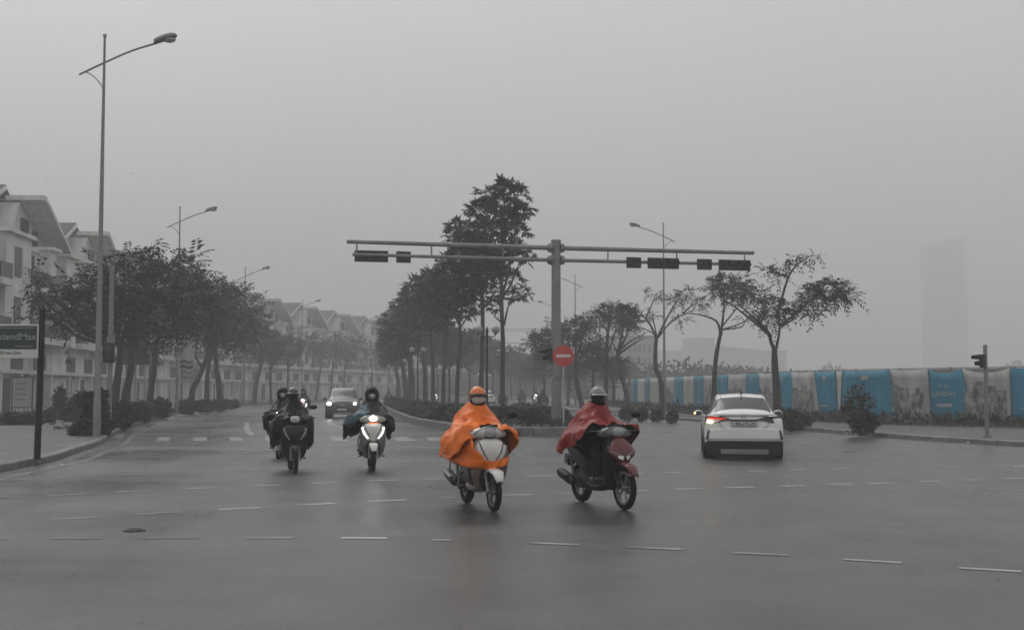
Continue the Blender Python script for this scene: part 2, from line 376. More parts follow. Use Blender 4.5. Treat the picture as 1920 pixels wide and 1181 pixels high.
for ln, sg in ((LKs, 1), (RKs, -1)):
    acc = 0
    for a, b in zip(ln, ln[1:]):
        L_ = (b - a).length; d = (b - a).normalized(); nn = Vector((-d.y, d.x, 0)) * sg
        while acc < L_:
            q = a + d * acc; acc += 1.0
            if 14 < q.y < 95: mb.add([q - d * .012 - nn * .003 + Vector((0, 0, z)) for z in (0, .14)] + [q + d * .012 - nn * .003 + Vector((0, 0, z)) for z in (.14, 0)], [(0, 1, 2, 3)]); mb.add([q - d * .012 + Vector((0, 0, .153)) + nn * .02, q + d * .012 + Vector((0, 0, .153)) + nn * .02, q + d * .012 + nn * .22 + Vector((0, 0, .153)), q - d * .012 + nn * .22 + Vector((0, 0, .153))], [(0, 1, 2, 3)])
        acc -= L_
o = mb.build('kerb_joints', M['dark']); tag(o, kind='structure')
# earth strips planted behind the kerbs
def band(name, line, d0, d1, z, m, i0, i1):
    a = offs(line, d0)[i0:i1]; b = offs(line, d1)[i0:i1]
    mb = MB(); mb.add([(p.x, p.y, z) for p in a] + [(p.x, p.y, z) for p in b], [(i, i + 1, len(a) + i + 1, len(a) + i) for i in range(len(a) - 1)])
    o = mb.build(name, m); tag(o, kind='structure')
    for p in o.data.polygons:
        if p.normal.z < 0: p.flip()
    return o
band('planting_strip', LKs, .6, 2.4, .13, M['soil'], 42, 100)
band('planting_strip', RKs, -1.0, -2.6, .13, M['soil'], 42, 80)
# median island
IS = [(-14.9, 139), (-11.5, 108), (-8.2, 82), (-6, 66), (-4.5, 56), (-3.2, 50), (-2.0, 45.6), (-.7, 42.6), (.5, 41.6), (1.6, 41.5), (2.2, 42.6), (2.55, 46), (2.75, 55), (2.3, 65.6), (1.4, 77), (.3, 95), (-.7, 113), (-1.6, 140), (-.6, 170), (3, 205), (10, 250), (2, 262), (-4, 235), (-10, 195), (-13.8, 162)]
ISv = [Vector((a, b, 0)) for a, b in IS]
iss = catmull(ISv + [ISv[0]], 4)[:-1]
mb = MB(); strip(mb, iss, 0, .25, -.04, .30, True); o = mb.build('kerb', M['kerb'], smooth=30); tag(o, kind='structure')
sheet('traffic_island', [(p.x, p.y) for p in offs(iss + [iss[0]], .2)[:-1]], .27, M['soil'])
# vertical drain slots in the island kerb
mb = MB()
for px in (845, 968, 1002, 1036):
    p = G(px, 817 if px > 900 else 809); mb.box(p.x - .05, p.x + .05, p.y - .25, p.y + .1, .02, .2)
o = mb.build('drain_slots', M['black']); tag(o, kind='structure')

# road markings (painted lines on the asphalt)
mb = MB()
def seg(x0, y0, x1, y1, w=.12, z=.005):
    a, b = G(x0, y0, z), G(x1, y1, z); t = (b - a).normalized(); n = Vector((-t.y, t.x, 0)) * w / 2
    k = max(1, int((b - a).length / .4)); L_ = []; R_ = []
    for i in range(k + 1):
        p = a.lerp(b, i / k); j = rnd.uniform(-.12, .05); L_.append(p + n * (1 + j)); R_.append(p - n * (1 + j))
    vs = L_ + R_; mb.add(vs, [(i, i + 1, k + 2 + i, k + 1 + i) for i in range(k)])
L5 = [(0, 101, 85, 101), (205, 93, 365, 90), (390, 80, 550, 76), (655, 71, 770, 69), (868, 65, 975, 62), (1125, 58, 1180, 56), (1283, 52, 1345, 51), (1470, 48, 1560, 47), (1645, 44, 1690, 44),
      (0, 165, 45, 165), (178, 157, 320, 151), (447, 143, 580, 139), (697, 131, 818, 127), (930, 121, 1050, 117), (1165, 111, 1270, 107), (1375, 102, 1487, 99), (1585, 96, 1670, 94),
      (190, 246, 362, 238), (510, 228, 680, 217), (820, 209, 975, 202), (1112, 192, 1258, 186), (1378, 178, 1525, 173), (1645, 166, 1705, 164), (1885, 155, 1998, 153),
      (0, 322, 20, 322), (200, 318, 385, 317), (545, 316, 742, 315), (920, 315, 1095, 315), (1278, 315, 1452, 316), (1620, 323, 1690, 323)]
for i_, a in enumerate(L5): mb.mi = 2 if i_ in (0, 1, 24, 25, 26) else 1 if i_ < 8 or i_ in (9, 10, 17, 18, 27, 29) else 0; seg(a[0] / 2, 850 + a[1] / 2, a[2] / 2, 850 + a[3] / 2)
R6 = [(1100, 16, 1130, 16), (1205, 16, 1250, 16), (1340, 16, 1370, 16), (1430, 16, 1480, 16), (1545, 16, 1600, 15), (1655, 15, 1710, 15), (1765, 15, 1820, 15), (1870, 15, 1940, 15),
      (1040, 60, 1100, 58), (1200, 57, 1270, 55), (1345, 54, 1415, 53), (1480, 51, 1550, 50), (1620, 50, 1690, 49), (1740, 49, 1820, 48), (1880, 48, 1960, 47), (885, 66, 950, 64),
      (995, 122, 1095, 120), (1185, 115, 1280, 113), (1340, 112, 1440, 110), (1530, 104, 1610, 102), (1690, 99, 1765, 97), (1840, 94, 1940, 91),
      (190, 149, 235, 148), (440, 139, 520, 138), (607, 133, 720, 130), (803, 127, 910, 125), (70, 36, 150, 36), (63, 84, 155, 82), (440, 74, 492, 73), (570, 71, 645, 69),
      (70, 333, 250, 341), (437, 350, 640, 358), (832, 370, 1035, 380), (1243, 395, 1460, 408), (1675, 427, 1912, 441), (2130, 462, 2380, 480)]
for a in R6: mb.mi = 1 if a[1] > 300 or a[1] < 40 else 0; seg(960 + a[0] / 2, 850 + a[1] / 2, 960 + a[2] / 2, 850 + a[3] / 2)
for a in [(1224, 813, 1265, 816), (1245, 808, 1280, 810), (1189, 821.5, 1318, 826), (1471, 827, 1620, 833), (1480, 829.5, 1617, 838), (1617, 832.5, 1766, 837), (1660, 835, 1800, 842), (1290, 826, 1380, 830)]: seg(*a, w=.14)
mb.mi = 1
for a in [(400, 816, 1045, 816), (726, 807.5, 800, 810), (617, 793, 662, 808), (320, 805, 337, 805), (340, 794, 358, 794), (375, 797, 392, 797), (700, 789, 712, 792), (1065, 822, 1135, 822)]: seg(*a, w=.16)
mb.mi = 1
for x0, x1, x2, x3 in [(298, 320, 291, 316), (365, 388, 361, 388), (430, 452, 432, 457), (495, 517, 499, 524), (560, 577, 570, 590), (619, 642, 624, 656), (680, 700, 690, 720), (737, 765, 746, 783), (797, 822, 806, 836), (860, 885, 870, 900)]:
    q = [G(x0, 819, .006), G(x1, 819, .006), G(x3, 826.5, .006), G(x2, 826.5, .006)]; mb.add(q, [(0, 1, 2, 3)])
mb.mi = 1
arc = [G(463, 792, .005), G(461, 800, .005), G(463, 807, .005), G(470, 815, .005)]
for i in range(3):
    a, b = arc[i], arc[i + 1]; mb.add([a - Vector((.1, 0, 0)), a + Vector((.14, 0, 0)), b + Vector((.14, 0, 0)), b - Vector((.1, 0, 0))], [(0, 1, 2, 3)])
el = offs(LKs, -.55); strip_l = [p for p in el if p.y > 15]
n = len(strip_l); vs = []; mb.mi = 2
el2 = [p for p in offs(LKs, -.75) if True][len(el) - n:]
vs = [Vector((p.x, p.y, .005)) for p in strip_l] + [Vector((p.x, p.y, .005)) for p in el2]
mb.add(vs, [(i, i + 1, n + i + 1, n + i) for i in range(n - 1)])
o = mb.build('road_markings', [M['paint'], M['paint_worn'], M['paint_faint']], fix=False); tag(o, kind='structure')
for p in o.data.polygons:
    if p.normal.z < 0: p.flip()
# manhole cover
p = G(252, 994.5)
t = empty('manhole_cover', (p.x, p.y, .004), 0, 'round dark iron manhole cover set in the empty asphalt at the lower left', 'manhole cover')
mb = MB(); mb.tube([(0, 0, 0), (0, 0, .012)], [.23, .225], 24)
for k in range(-3, 4): mb.box(-.17, .17, k * .055 - .008, k * .055 + .008, .012, .016)
mb.build('lid', M['pic_dark'], t); mb = MB()
mb.loft([[Vector((math.cos(a * math.tau / 24) * r, math.sin(a * math.tau / 24) * r, z)) for a in range(24)] for r, z in ((.24, 0), (.24, .01), (.29, .008), (.29, 0))], True, False)
mb.build('ring', M['pic_dark'], t); t.scale = (.42, .42, 1)

# ------------------------------------------------------------------ vector leaf generator
def rand_unit(rg, n):
    v = rg.normal(size=(n, 3)); return v / np.linalg.norm(v, axis=1, keepdims=True)
def leaves(rg, P, D, L, style, wid=1.0):
    """P spray roots (N,3), D directions (N,3), L lengths (N,) -> verts, quads of leaflets (diamonds)"""
    N = len(P); up = np.array([0, 0, 1.0])
    side = np.cross(D, up); ln = np.linalg.norm(side, axis=1, keepdims=True); side = np.where(ln > 1e-3, side / np.maximum(ln, 1e-3), np.array([1.0, 0, 0]))
    side = side + rg.normal(size=(N, 3)) * .25; side /= np.linalg.norm(side, axis=1, keepdims=True)
    out = []
    def leaf(b, d, l, w, nrm):
        s = np.cross(d, nrm); s /= np.maximum(np.linalg.norm(s, axis=1, keepdims=True), 1e-6)
        m = b + d * (l * .45)[:, None]
        out.append(np.stack([b, m + s * w[:, None], b + d * l[:, None], m - s * w[:, None]], 1))
    nrm0 = np.cross(side, D); nrm0 /= np.maximum(np.linalg.norm(nrm0, axis=1, keepdims=True), 1e-6)
    if style == 'pinnate':
        K = 5
        for k in range(K):
            t = (k + .7) / K
            b = P + D * (L * t)[:, None] - up * (L * .35 * t * t)[:, None]
            for sg in (-1, 1):
                d = D * .55 + side * sg * .8 - up * .45 + rg.normal(size=(N, 3)) * .15; d /= np.linalg.norm(d, axis=1, keepdims=True)
                l = L * .38 * (1.1 - .4 * t) * rg.uniform(.7, 1.2, N); leaf(b, d, l, l * .17 * wid, nrm0 + rg.normal(size=(N, 3)) * .3)
    elif style == 'palmate':
        tip = P + D * (L * .35)[:, None]
        for a in (-100, -62, -30, 0, 30, 62, 100):
            d = D * math.cos(R(a)) + side * math.sin(R(a)) - up * rg.uniform(.1, .5, N)[:, None] + rg.normal(size=(N, 3)) * .12; d /= np.linalg.norm(d, axis=1, keepdims=True)
            l = L * .6 * rg.uniform(.75, 1.15, N); leaf(tip, d, l, l * .17 * wid, nrm0 + rg.normal(size=(N, 3)) * .3)
    else:
        for k in range(3):
            d = D + rg.normal(size=(N, 3)) * .6; d /= np.linalg.norm(d, axis=1, keepdims=True)
            b = P + rg.normal(size=(N, 3)) * (L * .3)[:, None]
            leaf(b, d, L * rg.uniform(.6, 1.2, N), L * .3 * wid, nrm0 + rg.normal(size=(N, 3)) * .5)
    V = np.concatenate(out, 0)
    return V.reshape(-1, 3)
def leaf_object(name, V, m, parent):
    me = bpy.data.meshes.new(name); nv = len(V); nf = nv // 4
    me.vertices.add(nv); me.vertices.foreach_set('co', V.astype(np.float32).ravel())
    me.loops.add(nv); me.loops.foreach_set('vertex_index', np.arange(nv, dtype=np.int32))
    me.polygons.add(nf); me.polygons.foreach_set('loop_start', np.arange(0, nv, 4, dtype=np.int32))
    try: me.polygons.foreach_set('loop_total', np.full(nf, 4, dtype=np.int32))
    except Exception: pass
    me.materials.append(m); me.update(calc_edges=True); me.validate()
    o = bpy.data.objects.new(name, me); COL.objects.link(o)
    if parent: o.parent = parent
    return o
def blob_points(rg, blobs, n, shell=.45):
    w = np.array([b[3] * b[4] * b[5] * (b[6] if len(b) > 6 else 1) for b in blobs]) ** .75; w /= w.sum()
    idx = rg.choice(len(blobs), n, p=w); B = np.array([b[:6] for b in blobs])[idx]
    u = rand_unit(rg, n); r = rg.uniform(0, 1, n) ** (1 / 3); r = shell * .55 + (1 - shell * .55) * r
    r = r * (1 + .22 * np.sin(u[:, 0] * 7 + idx) * np.sin(u[:, 2] * 8 + idx * 2))
    P = B[:, :3] + u * B[:, 3:6] * r[:, None]
    D = u * np.array([1, 1, .75]) + rg.normal(size=(n, 3)) * .55; D[:, 2] += .12; D /= np.linalg.norm(D, axis=1, keepdims=True)
    return P, D
def tree(name, label, base, trunk, blobs, n, L=.6, style='pinnate', r0=.13, limbs=None, group=None, m='leaf', cat='tree', z0=.12, seed=0, Y=None, wind=0, wid=1.0, twigs=3, forks=True, bare=None):
    """base/trunk/blobs/limbs are read off the photo in pixels and turned into metres at the tree's own depth."""
    rg = np.random.default_rng(seed + 11); rr = random.Random(seed + 3)
    B = G(base[0], base[1], z0) if Y is None else Vector((xg(base[0], Y).x, Y, z0))
    t = empty(name, B, 0, label, cat, group)
    k = B.y / F
    def loc(px, py, dy=0):
        p = at(px, py, B.y); return Vector((p.x - B.x, dy, p.z - B.z))
    tp = [Vector((0, 0, -.1))] + [loc(*q) for q in trunk]
    mb = MB(); tpc = catmull(tp, 3); nT = len(tpc)
    rad = [r0 * (1.25 if i == 0 else 1) * (1 - .45 * i / (nT - 1)) * (1 + .06 * math.sin(i * 2.1 + seed)) for i in range(nT)]
    mb.tube(tpc, rad, 8)
    top = tp[-1]; bl = []
    for b in blobs:
        c = loc(b[0], b[1]); rx, rz = b[2] * k * .86, b[3] * k * (.72 if group == RT and not forks else .84)
        c.y = (b[4] if len(b) > 4 else rr.uniform(-.5, .5) * rx)
        bl.append((c.x, c.y, c.z, rx, max(rx * .85, .3), rz) + ((b[5],) if len(b) > 5 else ()))
    if limbs:
        for li, lm in enumerate(limbs):
            pts = [loc(q[0], q[1]) for q in lm]; dy = rr.uniform(-.8, .8)
            for i, q in enumerate(pts): q.y = dy * i / max(1, len(pts) - 1) * (1 if len(pts) > 2 else .5)
            c = catmull(pts, 3); rl = r0 * (.45 if li < 2 else .30)
            mb.tube(c, [max(.012, rl * (1 - .8 * i / (len(c) - 1))) for i in range(len(c))], 6)
            for q in c[len(c) // 2::2]:
                e = q + Vector((rr.uniform(-.5, .5), rr.uniform(-.4, .4), rr.uniform(.05, .3))); mb.tube([q, (q + e) / 2 + Vector((0, 0, .05)), e], [.02, .014, .008], 4)
    if forks:
        for b in bl:
            c = Vector(b[:3]); st = tpc[rr.randint(int(nT * .6), nT - 1)] if c.z < top.z + .6 else top
            mid = st.lerp(c, .5) + Vector((0, 0, -.12 * (c - st).length)); path = catmull([st, mid, c - Vector((0, 0, b[5] * .3))], 4)
            mb.tube(path, [max(.015, r0 * .55 * (1 - .75 * i / (len(path) - 1))) for i in range(len(path))], 6)
            for j in range(twigs):
                u = Vector((rr.uniform(-1, 1), rr.uniform(-1, 1), rr.uniform(-.4, 1))); e = c + Vector((u.x * b[3] * .8, u.y * b[4] * .8, u.z * b[5] * .8))
                s_ = path[rr.randint(len(path) // 2, len(path) - 1)]
                mb.tube([s_, s_.lerp(e, .5) + Vector((0, 0, .1)), e], [max(.02, r0 * .2), .018, .008], 5)
    mb.build('trunk', M['bark'], t, smooth=60, fix=False)
    P, D = blob_points(rg, bl, int(n * .8))
    if wind: D[:, 0] += wind; D /= np.linalg.norm(D, axis=1, keepdims=True)
    leaf_object('crown', leaves(rg, P, D, rg.uniform(.6, 1.25, len(P)) * L, style, wid), M[m], t)
    return t
def box_leaves(rg, n, x0, x1, y0, y1, z0, z1, L):
    """leaves on the faces of a clipped box"""
    P = rg.uniform(0, 1, (n, 3)); ax = rg.integers(0, 3, n); f = rg.integers(0, 2, n)
    P[np.arange(n), ax] = f; P = P * np.array([x1 - x0, y1 - y0, z1 - z0]) + np.array([x0, y0, z0]); P += rg.normal(size=(n, 3)) * .035
    D = P - np.array([(x0 + x1) / 2, (y0 + y1) / 2, (z0 + z1) / 2]); D /= np.linalg.norm(D, axis=1, keepdims=True)
    D = D + rg.normal(size=(n, 3)) * .6; D /= np.linalg.norm(D, axis=1, keepdims=True)
    return leaves(rg, P, D, rg.uniform(.6, 1.3, n) * L, 'bush')
def bush(name, label, px, py, blobs, n, L=.16, group=None, m='leaf3', z0=.13, seed=0, cat='shrub'):
    rg = np.random.default_rng(seed + 5); B = G(px, py, z0); t = empty(name, B, 0, label, cat, group); k = B.y / F; bl = []
    for b in blobs:
        c = at(b[0], b[1], B.y); bl.append((c.x - B.x, (b[4] if len(b) > 4 else 0), max(c.z - B.z, b[3] * k * .6), b[2] * k, b[2] * k * .85, b[3] * k, b[5] if len(b) > 5 else 1))
    mb = MB(); rr = random.Random(seed)
    for b in bl:
        for j in range(4):
            e = Vector((b[0] + rr.uniform(-.6, .6) * b[3], b[1] + rr.uniform(-.6, .6) * b[4], b[2] + rr.uniform(0, .7) * b[5])); s_ = Vector((rr.uniform(-.08, .08), rr.uniform(-.08, .08), -.05))
            mb.tube([s_, s_.lerp(e, .5) + Vector((0, 0, .05)), e], [.025, .018, .006], 5)
    mb.build('stem', M['bark'], t, fix=False)
    P, D = blob_points(rg, bl, n, .25); P[:, 2] = np.maximum(P[:, 2], .03)
    leaf_object('foliage', leaves(rg, P, D, rg.uniform(.6, 1.3, n) * L, 'bush'), M[m], t); return t
# ------------------------------------------------------------------ street lamps
def make_lamp():
    t = empty('street_lamp', (0, 0, 0), 0, 'x', 'street lamp')
    mb = MB(); mb.tube([(0, 0, 0), (0, 0, 1.2), (0, 0, 1.25), (0, 0, 12.0)], [.115, .11, .095, .034], 12)
    mb.tube([(0, 0, 0), (0, 0, .06)], [.24, .22], 12); mb.tube([(0, 0, 11.98), (0, 0, 12.06)], [.055, .055], 8)
    mb.build('pole', M['galv'], t, smooth=40)
    mb = MB(); mb.tube(catmull([(-.74, 0, 10.84), (0, 0, 11.2), (.8, 0, 11.56), (1.55, 0, 11.8)], 4), .031, 8); mb.build('arm', M['galv'], t, smooth=40)
    mb = MB(); mb.tube(catmull([(-.56, 0, 10.93), (-.35, 0, 10.82), (-.15, 0, 10.62), (-.02, 0, 10.42)], 4), .018, 6); mb.build('brace', M['galv'], t, smooth=40)
    mb = MB(); rings = []
    for x, z, hw, hh in [(1.48, 11.80, .06, .05), (1.50, 11.83, .13, .10), (1.7, 11.91, .15, .12), (1.78, 11.94, .17, .12), (2.0, 12.0, .165, .11), (2.12, 12.02, .10, .07), (2.16, 12.02, .03, .03)]:
        rings.append([Vector((x, math.copysign(abs(math.cos(a)) ** .7, math.cos(a)) * hw, z + (math.copysign(abs(math.sin(a)) ** .8, math.sin(a)) * hh if math.sin(a) > 0 else math.sin(a) * hh * .6))) for a in [q * math.tau / 16 for q in range(16)]])
    mb.loft(rings); h = mb.build('lamp_head', M['galv'], t, smooth=50)
    mb = MB(); mb.ell((1.93, 0, 11.92), (.2, .13, .11), 12, 8, -90, 10, None); mb.build('lamp_glass', M['lens'], h, smooth=60)
    return t
lamp0 = make_lamp()
LG = 'tall steel street lamps along both kerbs'
lspec = [(183, 37.6, 0, 'tallest nearest street lamp rising beside the dark bush on the left pavement'),
         (332, 73, 0, 'second street lamp on the left, with the pale banner on its pole'),
         (457, 108, 0, 'third street lamp on the left, head above the dark tree crowns'),
         (566, 149, 0, 'fourth street lamp on the left, in front of the row of gabled houses'),
         (681, 181, 0, 'faint farthest street lamp on the left, just left of the median trees'),
         (1246, 77.9, 180, 'tallest street lamp on the right, behind the right arm of the signal gantry'),
         (1079, 113, 180, 'second street lamp on the right, just right of the gantry pole'),
         (1042, 146, 180, 'third street lamp on the right, its pole hidden behind the gantry pole'),
         (1049, 176, 180, 'faint farthest street lamp on the right, its small head left of the gantry pole')]
for i, (px, Y, rz, lab) in enumerate(lspec):
    o = lamp0 if i == 0 else copy_tree(lamp0)
    tp_ = (65, 388, 500, 562, 592, 418, 515, 564, 594)[i]; Y = min((y / 10 for y in range(300, 2000)), key=lambda y: abs(at(px, tp_, y).z - 12.18))
    p = xg(px, Y); place(o, (p.x, p.y, .12), R(rz + rnd.uniform(-4, 4)), lab, LG)
# banner on the second lamp
p = next(o for o in bpy.data.objects if o.get('label', '').startswith('second street lamp on the left')).location
t = empty('pole_banner', (p.x, p.y - .02, .12), 0, 'pale vertical banner with dark wavy print hung from the second left lamp pole', 'banner')
mb = MB(); n = 8; rings = []
for i in range(n + 1):
    z = 2.05 + 2.25 * i / n; rings.append([Vector((.14 + .84 * j / 6, .03 * math.sin(j * 1.1 + i * .5), z)) for j in range(7)])
mb.loft(rings, False, False); o = mb.build('cloth', M['banner_white'], t, smooth=True); o.modifiers.new('th', 'SOLIDIFY').thickness = .01
for zc, w in ((3.05, .12), (2.75, .16), (2.45, .05)):
    m2 = MB(); m2.loft([[Vector((.2 + .72 * j / 8, -.045, zc + .05 * math.sin(j * .9) + s * w / 2)) for j in range(9)] for s in (-1, 1)] + [[Vector((.2 + .72 * j / 8, -.02, zc + .05 * math.sin(j * .9) + s * w / 2)) for j in range(9)] for s in (1, -1)], False, False); m2.build('print', M['pic_dark'], o)
mb = MB(); mb.tube([(.08, 0, 4.33), (1.02, 0, 4.33)], .02, 6); mb.tube([(.08, 0, 2.02), (1.02, 0, 2.02)], .02, 6); mb.build('bracket', M['galv'], t)

# ------------------------------------------------------------------ signal gantry
GB = Vector((xg(1043, 45).x, 45, .27)); GA = R(13.5)
ga = empty('signal_gantry', GB, GA, 'steel gantry spanning the junction with long double arms and horizontal signals, on the island', 'traffic signal gantry')
def gx(px):                                                 # pixel column -> distance along the arm
    q = (px - PW / 2) / (F * 1.002); return (q * GB.y - GB.x) / (math.cos(GA) - q * math.sin(GA))
za, zb = 6.77 - .27, 6.32 - .27
mb = MB(); mb.tube([(0, 0, 0), (0, 0, .04)], .32, 16); mb.tube([(0, 0, .04), (0, 0, 6.72)], [.185, .165], 20); mb.tube([(0, 0, 6.72), (0, 0, 6.79)], .185, 20)
for k in range(8):
    a = k * math.tau / 8; mb.tube([(.26 * math.cos(a), .26 * math.sin(a), .02), (.26 * math.cos(a), .26 * math.sin(a), .1)], .018, 6)
mb.build('pole', M['gantry'], ga, smooth=40)
xl, xr = gx(648), gx(1416)
for nm, z, r, a0, a1 in (('upper_arm', za, .088, xl, xr), ('lower_arm', zb, .07, gx(659), gx(1404))):
    for s, e in ((-1, a0), (1, a1)):
        mb = MB(); mb.tube([(s * .17, 0, z), (s * .32, 0, z), (e, 0, z + .02)], [r * 1.05, r, r * .8], 14)
        mb.tube([(s * .15, 0, z), (s * .27, 0, z)], [.19, .16], 14); mb.tube([(s * .27, 0, z), (s * .33, 0, z)], [.16, .1], 14)
        for k in range(6):
            a = k * math.tau / 6; mb.tube([(s * .2, .15 * math.cos(a), z + .15 * math.sin(a)), (s * .3, .15 * math.cos(a), z + .15 * math.sin(a))], .018, 6)
        mb.build(nm, M['gantry'], ga, smooth=40)
for px in (667, 808, 943, 1141, 1271, 1399):
    x = gx(px); mb = MB(); mb.tube([(x, 0, zb + .06), (x, 0, za - .06)], .03, 8); mb.build('strut', M['gantry'], ga, smooth=40)
for x0, x1, side in ((664, 726, 1), (743, 769, 1), (1175, 1200, -1), (1215, 1271, -1), (1308, 1333, -1), (1349, 1405, -1)):
    a, b = gx(x0), gx(x1); yo = side * .17; zc = zb - (.02 if side > 0 else .03); hh = .19
    mb = MB(); mb.box(a, b, yo - .07, yo + .07, zc - hh, zc + hh); o = mb.build('signal_box', M['dark'], ga, bevel=.015)
    mb = MB(); mb.box(a - .015, b + .015, yo - .012 + side * -.075, yo + .012 + side * -.075, zc - hh - .015, zc + hh + .015); mb.build('backplate', M['black'], o)
    nl = 3 if b - a > .8 else 1
    for k in range(nl):
        xc = a + (b - a) * (k + .5) / nl; f = yo - side * -.075
        mb = MB(); mb.tube([(xc, f, zc), (xc, f + side * .012 + (-.0), zc)], .13, 20); mb.build('lens', M['black'], o)
        mb = MB(); rr_ = .145
        mb.loft([[Vector((xc + rr_ * math.cos(q), f + side * d, zc + rr_ * math.sin(q))) for q in [R(-20 + 220 * j / 14) for j in range(15)]] for d in (0, .2)], False, False)
        v = mb.build('visor', M['black'], o, smooth=True); v.modifiers.new('th', 'SOLIDIFY').thickness = .006
    mb = MB(); mb.box((a + b) / 2 - .03, (a + b) / 2 + .03, min(0, yo), max(0, yo), zc - .03, zc + .03); mb.build('bracket', M['galv'], o)
def side_signal(par, loc, sc=1, rz=0):                      # small signal head seen from the side, visors pointing to local -x
    e = empty('signal_head', loc, rz); e.parent = par; e.scale = (sc, sc, sc)
    mb = MB(); mb.box(-.12, .0, -.16, .16, -.30, .30); mb.build('housing', M['dark'], e, bevel=.015)
    for z, L_ in ((.17, .42), (-.1, .26)):
        mb = MB(); mb.loft([[Vector((-.12 - d, (.13 - d * .05) * math.cos(q), z + (.13 - d * .1) * math.sin(q))) for q in [R(-50 + 280 * j / 14) for j in range(15)]] for d in (0, L_ * .5, L_)], False, False)
        v = mb.build('visor', M['black'], e, smooth=True); v.modifiers.new('th', 'SOLIDIFY').thickness = .008
    return e
e = side_signal(ga, (-.2, -.05, 2.55), .85, -GA)
text('E1', .19, M['black'], ga, (0, -.186, 1.68), (R(90), 0, -GA), 'pole_number')

# ------------------------------------------------------------------ no entry sign
p = xg(1056.5, 42.2)
t = empty('no_entry_sign', (p.x, p.y, .27), 0, 'round red no entry sign with white bar on a pale post beside the gantry pole', 'road sign')
mb = MB(); mb.tube([(0, 0, 0), (0, 0, 2.72)], .032, 10); mb.tube([(0, 0, 0), (0, 0, .02)], .08, 12); mb.build('post', M['banner_white'], t, smooth=40)
zc = 2.45; mb = MB(); mb.tube([(0, -.055, zc), (0, -.04, zc)], [.362, .365], 48); pl = mb.build('sign_plate', M['sign_red'], t)
mb = MB(); mb.box(-.245, .245, -.062, -.056, zc - .05, zc + .05); mb.build('bar', M['sign_white'], pl, bevel=.004)
mb = MB(); mb.box(-.2, .2, -.04, -.025, zc + .12, zc + .15); mb.box(-.2, .2, -.04, -.025, zc - .15, zc - .12); mb.build('bracket', M['galv'], t)

# ------------------------------------------------------------------ globe lamps in the median
def make_globe():
    t = empty('globe_lamp_post', (0, 0, 0), 0, 'x', 'park lamp')
    mb = MB(); mb.tube([(0, 0, 0), (0, 0, .3), (0, 0, .35), (0, 0, .8), (0, 0, .85), (0, 0, 3.5), (0, 0, 3.65), (0, 0, 3.85)], [.13, .12, .09, .08, .05, .042, .07, .012], 12); mb.build('post', M['dark'], t, smooth=40)
    for s in (-1, 1):
        mb = MB(); mb.tube(catmull([(0, 0, 3.5), (s * .15, 0, 3.42), (s * .3, 0, 3.46), (s * .35, 0, 3.56)], 4), .022, 8); mb.tube([(s * .35, 0, 3.53), (s * .35, 0, 3.58)], [.05, .08], 12); a = mb.build('arm', M['dark'], t, smooth=40)
        mb = MB(); mb.ell((s * .35, 0, 3.72), (.17, .17, .17), 20, 12); mb.build('globe', M['globe'], a, smooth=80)
    return t
gl0 = make_globe(); GG = 'twin globe lamps in the median'
for i, (px, Y, lab) in enumerate([(913, 49.5, 'nearest twin globe lamp post between the two tall median trunks'),
                                  (783, 75, 'second twin globe lamp post among the dark median trees on the left'),
                                  (766, 104, 'farthest twin globe lamp post, lower globes behind the second one')]):
    o = gl0 if i == 0 else copy_tree(gl0); p = xg(px, Y); place(o, (p.x, p.y, .26), R(rnd.uniform(-6, 6)), lab, GG)

# ------------------------------------------------------------------ left signboard with dark post
p = G(69.5, 860, .13)
t = empty('street_signboard', p, 0, 'dark advertising signboard with pale lettering on a slim black post at the left kerb', 'signboard')
s_ = p.y / F
mb = MB(); mb.tube([(0, 0, 0), (0, 0, .012)], .12, 12); mb.tube([(0, 0, 0), (.045, 0, 3.12)], [.07, .062], 12); mb.tube([(.045, 0, 3.1), (.045, 0, 3.2)], [.085, .02], 10); mb.build('post', M['dark'], t, smooth=40)
mb = MB(); mb.tube([(-2.55, 0, 0), (-2.5, 0, 3.12)], [.07, .062], 12); mb.build('post', M['dark'], t, smooth=40)
zt, zbm = at(0, 608, p.y).z - p.z, at(0, 672, p.y).z - p.z; zm = at(0, 654.5, p.y).z - p.z
mb = MB(); mb.box(-2.43, -.01, -.05, .05, zbm, zt); pn = mb.build('board', M['sign_white'], t, bevel=.01)
mb = MB(); mb.box(-2.38, -.045, -.06, -.051, zm, zt - .035); mb.build('dark_panel', M['board_dark'], pn)
mb = MB(); mb.box(-2.35, -.09, -.064, -.0605, zt - .085, zt - .07); mb.build('line', M['letter'], pn)
mb = MB(); mb.box(-.5, -.12, -.064, -.0605, zm + .05, zm + .065); mb.build('line', M['letter'], pn)
text('ExtendMax', .20, M['letter'], pn, (-.055, -.065, (zm + zt) / 2 - .005), (R(90), 0, 0), 'lettering', 'RIGHT', bold=.002)
text('ID van 22ne', .09, M['board_dark'], pn, (-.36, -.055, (zm + zbm) / 2 + .02), (R(90), 0, 0), 'small_lettering', 'RIGHT')

